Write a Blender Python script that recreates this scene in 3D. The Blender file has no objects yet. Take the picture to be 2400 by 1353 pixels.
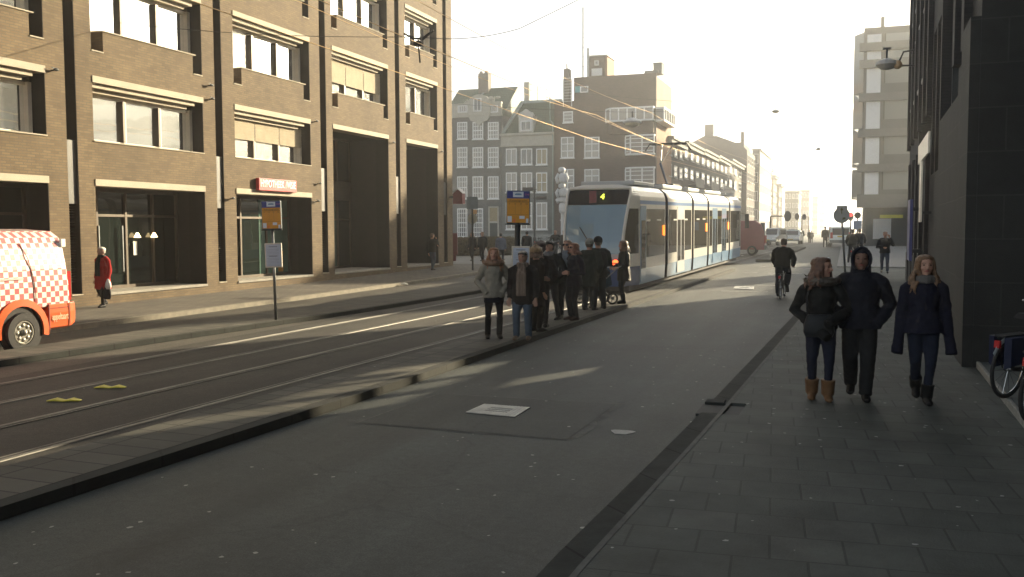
import bpy, bmesh, math, random
from mathutils import Vector, Matrix
random.seed(7)
sc = bpy.context.scene
COL = sc.collection
R_ = math.radians
# ------------------------------------------------------------------ camera model
FPX = 2200.0; CX, CY = 1200.0, 676.5; VX, VY = 1985.0, 533.0; RHO = .0037; EYE = 2.08
_yc = VY + RHO * (VX - CX); PIT = math.atan((CY - _yc) / FPX)
TH = math.atan((VX - CX) / FPX * math.cos(PIT))
fh = Vector((-math.sin(TH), math.cos(TH), 0))
FW = Vector((fh.x * math.cos(PIT), fh.y * math.cos(PIT), -math.sin(PIT)))
r0 = Vector((math.cos(TH), math.sin(TH), 0))
u0 = Vector((fh.x * math.sin(PIT), fh.y * math.sin(PIT), math.cos(PIT)))
RT = r0 * math.cos(RHO) - u0 * math.sin(RHO)
UP = u0 * math.cos(RHO) + r0 * math.sin(RHO)
def ray(x, y): return FW + RT * ((x - CX) / FPX) + UP * ((CY - y) / FPX)
def sst(a, b, t):
    t = max(0., min(1., (t - a) / (b - a))); return t * t * (3 - 2 * t)
def zr(Y): return .42 * sst(20, 80, Y) - 1.1 * sst(88, 190, Y)     # the road climbs to a canal bridge
def gp(x, y, h=0.):                                                # survey: photo point -> ground point
    d = ray(x, y); z = h; t = 1
    for _ in range(40):
        t = (z - EYE) / d.z; z = h + zr(d.y * t)
    return Vector((d.x * t, d.y * t, z))
def onX(x, y, X):
    d = ray(x, y); t = X / d.x; return d.y * t, EYE + d.z * t
def onY(x, y, Y):
    d = ray(x, y); t = Y / d.y; return d.x * t, EYE + d.z * t
def zat(x, y, X, Y):
    d = ray(x, y); t = math.hypot(X, Y) / math.hypot(d.x, d.y); return EYE + d.z * t
# ------------------------------------------------------------------ materials
MATS = {}
def newmat(name):
    m = bpy.data.materials.new(name); m.use_nodes = True
    nt = m.node_tree; b = nt.nodes['Principled BSDF']; MATS[name] = m
    return m, nt, b
def N(nt, t, **kw):
    n = nt.nodes.new(t)
    for k, v in kw.items():
        if k in n.inputs: n.inputs[k].default_value = v
        else: setattr(n, k, v)
    return n
def c4(c): return (c[0], c[1], c[2], 1)
def sc_(c, f): return tuple(max(0, x * f) for x in c)
def ramp(nt, a, b, ca, cb):
    r = nt.nodes.new('ShaderNodeValToRGB'); e = r.color_ramp.elements
    e[0].position, e[1].position = a, b; e[0].color, e[1].color = c4(ca), c4(cb); return r
def mixc(nt, fac, a, b, mode='MIX'):
    m = nt.nodes.new('ShaderNodeMix'); m.data_type = 'RGBA'; m.blend_type = mode
    for s, v in ((0, fac), (6, a), (7, b)):
        if hasattr(v, 'links'): nt.links.new(v, m.inputs[s])
        else: m.inputs[s].default_value = v if s == 0 else c4(v)
    return m.outputs[2]
def M(name, col, rough=.6, metal=0., var=.18, vs=4., bump=0., bs=40., spec=.4, coat=0.):
    if name in MATS: return MATS[name]
    m, nt, b = newmat(name); L = nt.links
    b.inputs['Roughness'].default_value = rough; b.inputs['Metallic'].default_value = metal
    b.inputs['Specular IOR Level'].default_value = spec; b.inputs['Coat Weight'].default_value = coat
    b.inputs['Base Color'].default_value = c4(col)
    if var or bump:
        tc = N(nt, 'ShaderNodeTexCoord')
    if var:
        n = N(nt, 'ShaderNodeTexNoise', Scale=vs, Detail=6., Roughness=.65); L.new(tc.outputs['Object'], n.inputs['Vector'])
        r = ramp(nt, .3, .72, sc_(col, 1 - var), sc_(col, 1 + var)); L.new(n.outputs['Fac'], r.inputs[0])
        L.new(r.outputs[0], b.inputs['Base Color'])
    if bump:
        n2 = N(nt, 'ShaderNodeTexNoise', Scale=bs, Detail=4.); L.new(tc.outputs['Object'], n2.inputs['Vector'])
        bp = N(nt, 'ShaderNodeBump', Strength=bump, Distance=.02); L.new(n2.outputs['Fac'], bp.inputs['Height'])
        L.new(bp.outputs[0], b.inputs['Normal'])
    return m
def BR(name, c1, c2, mort, bw=.22, rh=.066, ms=.009, floor=False, rot=0., var=.25, vs=.6, rough=.85, bump=.25, off=.5, specks=0., stain=None):
    m, nt, b = newmat(name); L = nt.links
    tc = N(nt, 'ShaderNodeTexCoord'); vec = tc.outputs['Object']
    if not floor:
        s = N(nt, 'ShaderNodeSeparateXYZ'); L.new(vec, s.inputs[0])
        a = N(nt, 'ShaderNodeMath', operation='ADD'); L.new(s.outputs[0], a.inputs[0]); L.new(s.outputs[1], a.inputs[1])
        c = N(nt, 'ShaderNodeCombineXYZ'); L.new(a.outputs[0], c.inputs[0]); L.new(s.outputs[2], c.inputs[1]); uv = c.outputs[0]
    else:
        mp = N(nt, 'ShaderNodeMapping'); mp.inputs['Rotation'].default_value = (0, 0, rot); L.new(vec, mp.inputs[0]); uv = mp.outputs[0]
    t = N(nt, 'ShaderNodeTexBrick', Scale=1.); t.offset = off
    t.inputs['Brick Width'].default_value = bw; t.inputs['Row Height'].default_value = rh
    t.inputs['Mortar Size'].default_value = ms; t.inputs['Mortar Smooth'].default_value = .3
    t.inputs['Color1'].default_value = c4(c1); t.inputs['Color2'].default_value = c4(c2); t.inputs['Mortar'].default_value = c4(mort)
    L.new(uv, t.inputs['Vector'])
    n = N(nt, 'ShaderNodeTexNoise', Scale=vs, Detail=7., Roughness=.7); L.new(vec, n.inputs['Vector'])
    r = ramp(nt, .3, .72, (1 - var,) * 3, (1 + var,) * 3); L.new(n.outputs['Fac'], r.inputs[0])
    col = mixc(nt, 1., t.outputs['Color'], r.outputs[0], 'MULTIPLY')
    if specks:
        col = speck(nt, vec, col, specks)
    L.new(col, b.inputs['Base Color']); b.inputs['Roughness'].default_value = rough
    b.inputs['Specular IOR Level'].default_value = .35
    if bump:
        n2 = N(nt, 'ShaderNodeTexNoise', Scale=60., Detail=3.); L.new(vec, n2.inputs['Vector'])
        iv = N(nt, 'ShaderNodeMath', operation='MULTIPLY_ADD'); L.new(t.outputs['Fac'], iv.inputs[0]); iv.inputs[1].default_value = -1.
        L.new(n2.outputs['Fac'], iv.inputs[2])
        bp = N(nt, 'ShaderNodeBump', Strength=bump, Distance=.01); L.new(iv.outputs[0], bp.inputs['Height']); L.new(bp.outputs[0], b.inputs['Normal'])
    return m
def speck(nt, vec, col, amt):
    L = nt.links                                                    # trodden chewing gum and petals
    dn = N(nt, 'ShaderNodeTexNoise', Scale=22., Detail=2.); L.new(vec, dn.inputs['Vector'])
    dv = N(nt, 'ShaderNodeVectorMath', operation='MULTIPLY_ADD'); L.new(dn.outputs['Color'], dv.inputs[0]); dv.inputs[1].default_value = (.045, .045, 0); L.new(vec, dv.inputs[2])
    v = N(nt, 'ShaderNodeTexVoronoi', Scale=6.); L.new(dv.outputs[0], v.inputs['Vector'])
    nn = N(nt, 'ShaderNodeTexNoise', Scale=.35, Detail=2.); L.new(vec, nn.inputs['Vector'])
    sep = N(nt, 'ShaderNodeSeparateColor'); L.new(v.outputs['Color'], sep.inputs[0])
    rad = N(nt, 'ShaderNodeMath', operation='MULTIPLY'); L.new(sep.outputs[0], rad.inputs[0]); rad.inputs[1].default_value = .125
    lt = N(nt, 'ShaderNodeMath', operation='LESS_THAN'); L.new(v.outputs['Distance'], lt.inputs[0]); L.new(rad.outputs[0], lt.inputs[1])
    th = N(nt, 'ShaderNodeMath', operation='LESS_THAN'); L.new(sep.outputs[1], th.inputs[0])
    am = N(nt, 'ShaderNodeMath', operation='MULTIPLY'); L.new(nn.outputs['Fac'], am.inputs[0]); am.inputs[1].default_value = amt * 2
    L.new(am.outputs[0], th.inputs[1])
    f = N(nt, 'ShaderNodeMath', operation='MULTIPLY'); L.new(lt.outputs[0], f.inputs[0]); L.new(th.outputs[0], f.inputs[1])
    f2 = N(nt, 'ShaderNodeMath', operation='MULTIPLY'); L.new(f.outputs[0], f2.inputs[0]); f2.inputs[1].default_value = .62
    return mixc(nt, f2.outputs[0], col, (.42, .43, .41))
def mixv(nt, vec, amp):
    n = N(nt, 'ShaderNodeTexNoise', Scale=1.3, Detail=5.); nt.links.new(vec, n.inputs['Vector'])
    m = N(nt, 'ShaderNodeVectorMath', operation='MULTIPLY_ADD'); nt.links.new(n.outputs['Color'], m.inputs[0]); m.inputs[1].default_value = (amp, amp, amp); nt.links.new(vec, m.inputs[2]); return m.outputs[0]
def asphalt(name, col, amt, rough=.7):
    m, nt, b = newmat(name); L = nt.links
    tc = N(nt, 'ShaderNodeTexCoord'); vec = tc.outputs['Object']
    n = N(nt, 'ShaderNodeTexNoise', Scale=.45, Detail=8., Roughness=.7); L.new(vec, n.inputs['Vector'])
    r = ramp(nt, .3, .72, sc_(col, .62), sc_(col, 1.42)); L.new(n.outputs['Fac'], r.inputs[0])
    g = N(nt, 'ShaderNodeTexNoise', Scale=70., Detail=3., Roughness=.8); L.new(vec, g.inputs['Vector'])
    r2 = ramp(nt, .32, .7, (.42,) * 3, (1.68,) * 3); L.new(g.outputs['Fac'], r2.inputs[0])
    col2 = mixc(nt, 1., r.outputs[0], r2.outputs[0], 'MULTIPLY')
    mp = N(nt, 'ShaderNodeMapping'); mp.inputs['Scale'].default_value = (1.6, .07, 1); L.new(vec, mp.inputs[0])
    w = N(nt, 'ShaderNodeTexNoise', Scale=1., Detail=5.); L.new(mp.outputs[0], w.inputs['Vector'])
    r3 = ramp(nt, .35, .65, (.74,) * 3, (1.28,) * 3); L.new(w.outputs['Fac'], r3.inputs[0])
    col2 = mixc(nt, 1., col2, r3.outputs[0], 'MULTIPLY')
    g3 = N(nt, 'ShaderNodeTexNoise', Scale=14., Detail=6., Roughness=.75); L.new(vec, g3.inputs['Vector'])
    r4 = ramp(nt, .35, .68, (.72,) * 3, (1.28,) * 3); L.new(g3.outputs['Fac'], r4.inputs[0]); col2 = mixc(nt, 1., col2, r4.outputs[0], 'MULTIPLY')
    ck = N(nt, 'ShaderNodeTexVoronoi', Scale=.22, feature='DISTANCE_TO_EDGE'); L.new(mixv(nt, vec, .9), ck.inputs['Vector'])
    r5 = ramp(nt, .0, .006, (.5,) * 3, (1.,) * 3); L.new(ck.outputs['Distance'], r5.inputs[0]); col2 = mixc(nt, .6, col2, r5.outputs[0], 'MULTIPLY')
    if amt: col2 = speck(nt, vec, col2, amt)
    L.new(col2, b.inputs['Base Color']); b.inputs['Roughness'].default_value = rough; b.inputs['Specular IOR Level'].default_value = .45
    bp = N(nt, 'ShaderNodeBump', Strength=.8, Distance=.008); L.new(g.outputs['Fac'], bp.inputs['Height']); L.new(bp.outputs[0], b.inputs['Normal'])
    return m
def glass(name, tint=(.012, .016, .015), ior=2.0, rough=.02):
    m, nt, b = newmat(name)
    b.inputs['Base Color'].default_value = c4(tint); b.inputs['Roughness'].default_value = rough
    b.inputs['IOR'].default_value = ior; b.inputs['Specular IOR Level'].default_value = .5
    tc = N(nt, 'ShaderNodeTexCoord'); n = N(nt, 'ShaderNodeTexNoise', Scale=.9, Detail=2.); nt.links.new(tc.outputs['Object'], n.inputs['Vector'])
    bp = N(nt, 'ShaderNodeBump', Strength=.05, Distance=.05); nt.links.new(n.outputs['Fac'], bp.inputs['Height']); nt.links.new(bp.outputs[0], b.inputs['Normal'])
    return m
def emit(name, col, s):
    m, nt, b = newmat(name); b.inputs['Base Color'].default_value = c4(col)
    b.inputs['Emission Color'].default_value = c4(col); b.inputs['Emission Strength'].default_value = s; return m
ASPH = asphalt('asphalt', (.031, .038, .036), .62)
ASPH2 = asphalt('track_asphalt', (.034, .031, .025), .03, .8)
ASPH3 = asphalt('lane_asphalt', (.052, .048, .038), .03)
PATCH = asphalt('patch_asphalt', (.024, .030, .028), .4, .72)
SLAB = BR('paving_slabs', (.062, .062, .052), (.095, .09, .074), (.022, .022, .02), .6, .3, .012, True, R_(2), .3, .5, .8, .3, .0, .05)
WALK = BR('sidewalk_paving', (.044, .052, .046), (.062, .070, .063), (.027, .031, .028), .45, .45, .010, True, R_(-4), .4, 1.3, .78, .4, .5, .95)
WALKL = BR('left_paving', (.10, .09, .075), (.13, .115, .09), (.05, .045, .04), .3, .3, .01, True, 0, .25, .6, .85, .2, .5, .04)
KERB = BR('kerb_stone', (.018, .020, .018), (.025, .027, .024), (.012, .012, .011), 1., 2., .018, var=.35, vs=3, rough=.9, bump=.3, off=0)
KERBD = BR('kerb_dark', (.022, .025, .022), (.03, .033, .03), (.008, .008, .008), 1., 2., .018, var=.4, vs=3, rough=.95, bump=.3, off=0)
BRK = BR('brown_brick', (.160, .113, .060), (.112, .077, .041), (.10, .078, .052), .24, .066, .012, var=.3)
LINT = M('cream_concrete', (.42, .375, .29), .8, var=.1, vs=2, bump=.15)
DARK = M('dark_panel', (.03, .027, .024), .6, var=.3)
INTR = M('interior_dark', (.035, .03, .025), .9, var=.4, vs=1)
FRM = M('window_frame_cream', (.68, .62, .52), .45, var=.08)
FRMD = M('window_frame_bronze', (.09, .07, .05), .45, .3, var=.2)
BLND = M('sunblind', (.42, .36, .26), .9, var=.12, vs=3)
GLS = glass('window_glass', (.93, .95, .94), 1.5, .03); GLS.node_tree.nodes['Principled BSDF'].inputs['Metallic'].default_value = .92
GLSD = glass('shop_glass', (.012, .018, .016), 1.45)
MET = M('grey_metal', (.22, .23, .23), .4, .8, var=.15)
METD = M('dark_metal', (.035, .037, .038), .45, .6, var=.25)
STEEL = M('rail_steel', (.17, .165, .15), .62, .7, var=.3, vs=2)
WHT = M('white_paint', (.75, .76, .74), .45, var=.06)
BLK = M('black_rubber', (.018, .018, .018), .75, var=.3)
# ------------------------------------------------------------------ mesh helpers
class MB:
    def __init__(s): s.v = []; s.f = []; s.m = []; s.mi = 0
    def add(s, vs, fs):
        o = len(s.v); s.v += [tuple(v) for v in vs]; s.f += [tuple(i + o for i in f) for f in fs]; s.m += [s.mi] * len(fs); return s
    def box(s, x0, y0, z0, x1, y1, z1):
        x0, x1 = sorted((x0, x1)); y0, y1 = sorted((y0, y1)); z0, z1 = sorted((z0, z1))
        return s.add([(x0, y0, z0), (x1, y0, z0), (x1, y1, z0), (x0, y1, z0), (x0, y0, z1), (x1, y0, z1), (x1, y1, z1), (x0, y1, z1)],
                     [(3, 2, 1, 0), (4, 5, 6, 7), (0, 1, 5, 4), (1, 2, 6, 5), (2, 3, 7, 6), (3, 0, 4, 7)])
    def bar(s, a, b, w, h, up=(0, 0, 1)):
        a, b = Vector(a), Vector(b); d = (b - a).normalized(); u = Vector(up)
        if abs(d.dot(u)) > .98: u = Vector((0, 1, 0))
        r = d.cross(u).normalized(); u = r.cross(d); r *= w / 2; u *= h / 2
        return s.add([a - r - u, a + r - u, a + r + u, a - r + u, b - r - u, b + r - u, b + r + u, b - r + u],
                     [(3, 2, 1, 0), (4, 5, 6, 7), (0, 1, 5, 4), (1, 2, 6, 5), (2, 3, 7, 6), (3, 0, 4, 7)])
    def prism(s, poly, axis, a, b):                                 # polygon extruded along an axis
        n = len(poly)
        def P(p, t): return {'x': (t, p[0], p[1]), 'y': (p[0], t, p[1]), 'z': (p[0], p[1], t)}[axis]
        return s.add([P(p, a) for p in poly] + [P(p, b) for p in poly],
                     [tuple(range(n))[::-1], tuple(range(n, 2 * n))] + [(i, (i + 1) % n, n + (i + 1) % n, n + i) for i in range(n)])
    def loft(s, rings, cap=True, close=True):
        n = len(rings[0]); fs = []
        for k in range(len(rings) - 1):
            for i in range(n if close else n - 1):
                j = (i + 1) % n; fs.append((k * n + i, k * n + j, (k + 1) * n + j, (k + 1) * n + i))
        if cap: fs += [tuple(range(n))[::-1], tuple((len(rings) - 1) * n + i for i in range(n))]
        return s.add([v for r in rings for v in r], fs)
    def tube(s, pts, rad, n=8, flat=1., up=(0, 0, 1)):
        pts = [Vector(p) for p in pts]; rings = []
        if not hasattr(rad, '__len__'): rad = [rad] * len(pts)
        r = None
        for i, p in enumerate(pts):
            d = (pts[min(i + 1, len(pts) - 1)] - pts[max(i - 1, 0)]).normalized()
            if r is None:
                u = Vector(up)
                if abs(d.dot(u)) > .95: u = Vector((0, 1, 0)) if abs(d.y) < .9 else Vector((1, 0, 0))
                r = d.cross(u).normalized()
            else: r = (r - d * r.dot(d)).normalized()
            w = r.cross(d)
            ra = rad[i] if not isinstance(rad[i], (int, float)) else (rad[i], rad[i] * flat)
            rings.append([p + r * ra[0] * math.cos(2 * math.pi * k / n) + w * ra[1] * math.sin(2 * math.pi * k / n) for k in range(n)])
        return s.loft(rings)
    def ring(s, c, R, r, axis='x', n=28, m=8):
        c = Vector(c); vs = []; fs = []
        for i in range(n):
            a = 2 * math.pi * i / n
            for k in range(m):
                b = 2 * math.pi * k / m; q = R + r * math.cos(b); h = r * math.sin(b)
                p = (h, q * math.cos(a), q * math.sin(a)) if axis == 'x' else (q * math.cos(a), h, q * math.sin(a)) if axis == 'y' else (q * math.cos(a), q * math.sin(a), h)
                vs.append(c + Vector(p)); fs.append((i * m + k, i * m + (k + 1) % m, (i + 1) % n * m + (k + 1) % m, (i + 1) % n * m + k))
        return s.add(vs, fs)
    def disc(s, c, R, t, axis='x', n=24):
        c = Vector(c); pl = [(R * math.cos(2 * math.pi * i / n), R * math.sin(2 * math.pi * i / n)) for i in range(n)]
        o = {'x': (c.y, c.z, c.x), 'y': (c.x, c.z, c.y), 'z': (c.x, c.y, c.z)}[axis]
        return s.prism([(p[0] + o[0], p[1] + o[1]) for p in pl], axis, o[2] - t / 2, o[2] + t / 2)
    def ell(s, c, r, n=12, m=8):
        c = Vector(c); rings = []
        for k in range(m + 1):
            a = -math.pi / 2 + math.pi * min(max(k / m, .03), .97); q = math.cos(a)
            rings.append([(c.x + r[0] * q * math.cos(2 * math.pi * i / n), c.y + r[1] * q * math.sin(2 * math.pi * i / n), c.z + r[2] * math.sin(a)) for i in range(n)])
        return s.loft(rings)
    def build(s, name, mat, parent=None, smooth=False, bevel=0., fixn=True, world=False, **kw):
        me = bpy.data.meshes.new(name); me.from_pydata(s.v, [], s.f)
        for m in (mat if isinstance(mat, (list, tuple)) else [mat]): me.materials.append(m)
        me.polygons.foreach_set('material_index', s.m)
        if fixn:
            bm = bmesh.new(); bm.from_mesh(me); bmesh.ops.recalc_face_normals(bm, faces=bm.faces); bm.to_mesh(me); bm.free()
        if smooth: me.polygons.foreach_set('use_smooth', [True] * len(me.polygons))
        me.update()
        o = bpy.data.objects.new(name, me); COL.objects.link(o)
        if parent:
            o.parent = parent
            if world:
                q = parent; l = Vector()
                while q: l += q.location + q.matrix_parent_inverse.translation; q = q.parent
                o.matrix_parent_inverse = Matrix.Translation(-l)
        if bevel:
            md = o.modifiers.new('b', 'BEVEL'); md.width = bevel; md.segments = 2; md.limit_method = 'ANGLE'
        return tag(o, **kw)
def tag(o, label=None, cat=None, group=None, kind=None):
    for k, v in (('label', label), ('category', cat), ('group', group), ('kind', kind)):
        if v: o[k] = v
    return o
def empty(name, loc=(0, 0, 0), rz=0., **kw):
    o = bpy.data.objects.new(name, None); COL.objects.link(o); o.location = loc; o.rotation_euler = (0, 0, rz); return tag(o, **kw)
def copy_tree(o, parent=None):
    c = o.copy(); COL.objects.link(c); c.parent = parent
    for ch in list(o.children): copy_tree(ch, c)
    return c
def text(body, size, name, mat, parent, loc, rot, ex=.003, align='CENTER', sx=1., bold=0.):
    cu = bpy.data.curves.new(name, 'FONT'); cu.body = body; cu.size = size; cu.extrude = ex; cu.align_x = align; cu.align_y = 'CENTER'; cu.offset = bold; cu.resolution_u = 3
    t = bpy.data.objects.new('t', cu); COL.objects.link(t)
    dg = bpy.context.evaluated_depsgraph_get(); me = bpy.data.meshes.new_from_object(t.evaluated_get(dg)); bpy.data.objects.remove(t)
    me.materials.clear(); me.materials.append(mat)
    o = bpy.data.objects.new(name, me); COL.objects.link(o); o.parent = parent; o.location = loc; o.rotation_euler = rot; o.scale = (sx, 1, 1)
    return o
def slab(name, mat, ys, x0, x1, top, bot, parent=None, nx=1, sheet=False, **kw):   # a strip that follows the rise of the street
    b = MB(); f = lambda g, y: g(y) if callable(g) else g
    vs = []; fs = []
    if sheet:
        for y in ys: vs += [(f(x0, y) + (f(x1, y) - f(x0, y)) * i / nx, y, zr(y) + top) for i in range(nx + 1)]
        fs = [(k * (nx + 1) + i, k * (nx + 1) + i + 1, (k + 1) * (nx + 1) + i + 1, (k + 1) * (nx + 1) + i) for k in range(len(ys) - 1) for i in range(nx)]
        b.add(vs, fs); return b.build(name, mat, parent, fixn=False, **kw)
    rings = [[(f(x0, y), y, zr(y) + bot), (f(x1, y), y, zr(y) + bot), (f(x1, y), y, zr(y) + top), (f(x0, y), y, zr(y) + top)] for y in ys]
    b.loft(rings); return b.build(name, mat, parent, **kw)
def rng(a, b, st):
    n = max(1, int(round((b - a) / st))); return [a + (b - a) * i / n for i in range(n + 1)]
def lerp(tab):
    def g(y):
        for (ya, xa), (yb, xb) in zip(tab, tab[1:]):
            if y <= yb or (yb, xb) == tab[-1]: return xa + (xb - xa) * (y - ya) / (yb - ya)
    return g
S = 'structure'
# ------------------------------------------------------------------ ground
gy = rng(-40, 200, 3) + [230, 300, 420, 600, 900]
slab('road', ASPH, gy, -400, 400, 0, 0, nx=6, sheet=True, kind=S)
shift = lambda y: .022 * (min(y, 24) - 15) + .04 * max(0, y - 26)
RX = (-6.95, -8.25, -9.37, -10.62)
slab('tram_track_bed', ASPH2, rng(-20, 130, 2), lambda y: -11.45 + shift(y), lambda y: -6.5 + shift(y), .004, 0, nx=2, sheet=True, kind=S)
slab('service_lane', ASPH3, rng(-20, 46, 2), -15.1, -11.2, .005, 0, nx=1, sheet=True, kind=S)
for i, x in enumerate(RX):
    b = MB()
    ysr = rng(-15, 125, 1.5)
    b.loft([[(x + shift(y) - .035, y, zr(y) + .006), (x + shift(y) + .035, y, zr(y) + .006), (x + shift(y) + .03, y, zr(y) + .016), (x + shift(y) - .03, y, zr(y) + .016)] for y in ysr])
    g = -1 if i in (0, 2) else 1
    xo = x - .065 if i in (0, 2) else x + .065
    b.mi = 1
    b.loft([[(xo + shift(y) - .02, y, zr(y) + .006), (xo + shift(y) + .02, y, zr(y) + .006), (xo + shift(y) + .02, y, zr(y) + .012), (xo + shift(y) - .02, y, zr(y) + .012)] for y in ysr])
    xo2 = xo + (-.035 if i in (0, 2) else .035)
    b.mi = 0
    b.loft([[(xo2 + shift(y) - .011, y, zr(y) + .006), (xo2 + shift(y) + .011, y, zr(y) + .006), (xo2 + shift(y) + .011, y, zr(y) + .014), (xo2 + shift(y) - .011, y, zr(y) + .014)] for y in ysr])
    b.build('tram_rail', [STEEL, BLK], kind=S)
xk = lerp([(-20, -6.1), (5, -5.68), (10.5, -5.47), (25, -5.3), (34, -4.98), (42.5, -4.72), (60, -4)])
slab('tram_island_pavement', SLAB, rng(-15, 43, 1.2), lambda y: -6.42 + shift(y), lambda y: xk(y) - .16, .104, -.1, kind=S)
slab('island_kerb', KERB, rng(-15, 43.2, 1.2), lambda y: xk(y) - .158, xk, .102, -.1, kind=S)
xp = lerp([(-20, -13.2), (10.8, -12.1), (14.3, -11.85), (19.7, -11.35), (28, -10.95), (44, -10.5)])
slab('stop_pavement', SLAB, rng(-15, 41, 1.2), -13.1, lambda y: xp(y) - .15, .104, -.1, kind=S)
slab('stop_kerb', KERBD, rng(-15, 41.1, 1.2), lambda y: xp(y) - .148, xp, .102, -.1, kind=S)
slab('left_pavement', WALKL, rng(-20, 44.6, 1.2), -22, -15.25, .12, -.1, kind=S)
slab('left_kerb', M('kerb_pale', (.2, .18, .14), .8, var=.25, vs=5), rng(-20, 44.7, 1.2), -15.248, -15.05, .117, -.1, kind=S)
xr = lerp([(-20, -1.95), (5.2, -1.68), (9.6, -1.5), (16.4, -1.3), (24.8, -1.05), (44, -.75), (50, -.7)])
slab('gutter_kerb', KERBD, rng(-15, 10.35, 1.2) , xr, lambda y: xr(y) + .19, .05, -.1, kind=S)
slab('gutter_kerb', KERBD, rng(10.95, 46, 1.2), xr, lambda y: xr(y) + .19, .05, -.1, kind=S)
wy = [y for y in rng(-15, 46, .6)]
def walkx(y): return xr(y) + .192 + (.22 if 10.3 < y < 11.0 else 0)
slab('pavement_edge', M('edge_pale', (.065, .068, .062), .8, var=.4, vs=5), rng(-15, 46, 1.2), lambda y: xr(y) + .191, lambda y: xr(y) + .235, .058, -.1, kind=S)
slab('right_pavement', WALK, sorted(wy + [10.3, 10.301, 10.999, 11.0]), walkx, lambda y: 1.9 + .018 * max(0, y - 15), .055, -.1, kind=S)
slab('canal_square', M('square_paving', (.16, .16, .145), .85, var=.2, vs=1.5), rng(45, 93, 2), -60, -13.0, .012, 0, nx=2, sheet=True, kind=S)
slab('far_pavement', M('far_paving', (.2, .2, .19), .85, var=.2), rng(47, 86, 2), -.4, 30, .06, -.1, kind=S)
slab('far_island', KERB, rng(52, 78, 1), lambda y: -4.6 + .022 * (y - 52), lambda y: -3.6 + .022 * (y - 52), .14, -.1, kind=S)
# recessed gully mouth in the right kerb
b = MB(); b.box(-1.52, 10.36, -.12, -1.06, 10.94, -.06); b.build('gully_pit', BLK, kind=S)
g = empty('storm_drain', (-1.3, 10.65, 0), label='dark rectangular storm drain mouth set into the right kerb', cat='drain')
b = MB(); b.box(-.24, -.285, .0, .235, .285, .03); b.build('drain_opening', BLK, g)
b = MB(); b.box(-.22, .29, .0, .0, .5, .062); b.build('drain_cap', KERB, g, bevel=.008)
# asphalt patch and manhole cover
pc = [gp(*q) for q in ((838, 992), (1030, 924), (1445, 948), (1330, 1032))]
def poly(name, mat, pts, dz, **kw):
    b = MB(); b.add([(p.x, p.y, p.z + dz) for p in pts], [tuple(range(len(pts)))]); return b.build(name, mat, fixn=False, **kw)
SEAM = M('seam_tar', (.085, .088, .08), .85, var=.5, vs=5, bump=.4)
cen = sum(pc, Vector()) / 4
big = []
random.seed(3)
for i in range(4):
    for k in range(8):
        p = pc[i].lerp(pc[(i + 1) % 4], k / 8); d = (p - cen).normalized(); big.append(p + d * (.015 + .03 * random.random() + (.07 if i == 2 and random.random() > .4 else 0)))
poly('patch_seam', SEAM, big[::-1], .003, kind=S)
poly('road_patch', PATCH, pc[::-1], .006, kind=S)
def cover(px, label):
    cs = [gp(*q) for q in px]; o = sum(cs, Vector()) / 4
    root = empty('manhole_cover', o, label=label, cat='manhole cover')
    b = MB(); q = [c - o for c in cs]
    b.add([(v.x, v.y, .004) for v in q] + [(v.x, v.y, .013) for v in q], [(0, 1, 2, 3), (4, 5, 6, 7), (0, 1, 5, 4), (1, 2, 6, 5), (2, 3, 7, 6), (3, 0, 4, 7)])
    b.build('plate', M('cover_dark', (.06, .06, .055), .5, .6), root)
    b = MB()
    for k in range(15):
        t = (k + .5) / 15
        if 1: 
            a = q[0].lerp(q[3], t); c = q[1].lerp(q[2], t); d = (c - a)
            parts = [(0.02, .98)] if k < 4 or k > 10 else [(.02, .3), (.38, .46), (.54, .62), (.7, .98)]
            for u, w in parts: b.bar(a + d * u + Vector((0, 0, .016)), a + d * w + Vector((0, 0, .016)), .03, .008)
    b.build('ribs', M('cover_ribs', (.42, .42, .38), .45, .5, var=.3), root)
    return root
cover(((1090, 970), (1135, 950), (1243, 958), (1207, 981)), 'pale ribbed square manhole cover in the dark asphalt patch')
cover(((1718, 678), (1722, 672), (1768, 673), (1766, 680)), 'small white manhole cover farther up the road beside the cyclist')
LINE = M('road_line', (.5, .5, .47), .7, var=.3, vs=3)
b = MB()
for (x0, y0, x1, y1, w) in ((1700, 669, 1850, 670, .1), (1690, 683, 1800, 684, .1), (1780, 626, 1900, 630, .12), (1745, 640, 1775, 640, .1), (1800, 641, 1880, 642, .1), (1738, 600, 1800, 579, .15), (1998, 577, 1925, 577, .3)):
    a, c = gp(x0, y0), gp(x1, y1); b.bar(a + Vector((0, 0, .006)), c + Vector((0, 0, .006)), w, .004)
b.build('road_markings', LINE, kind=S)
def crumple(name, px, s, mat, label, cat, h=0.):
    p = gp(*px, h); b = MB(); rs = random.Random(hash(label) % 999)
    rings = []
    for k in range(6):
        a = k / 5; rings.append([(p.x + s * (a - .5) * 2 + rs.uniform(-.3, .3) * s * .4, p.y + s * .6 * math.cos(2 * math.pi * i / 7) * (1 - abs(a - .5)) + rs.uniform(-.2, .2) * s * .5, p.z + .008 + s * .3 * (1 + math.sin(2 * math.pi * i / 7)) * (1 - abs(a - .5) * 1.2)) for i in range(7)])
    b.loft(rings); return b.build(name, mat, label=label, cat=cat)
PAP = M('paper', (.72, .72, .68), .7, var=.1, vs=20)
crumple('paper_scrap', (177, 770), .08, PAP, 'crumpled white paper on the lane behind the checkered van', 'litter')
crumple('paper_scrap', (948, 668), .13, PAP, 'white flattened carton on the left kerb in front of the columns', 'litter', .05)
YEL = M('yellow_plastic', (.55, .48, .05), .5, var=.25, vs=8)
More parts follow.
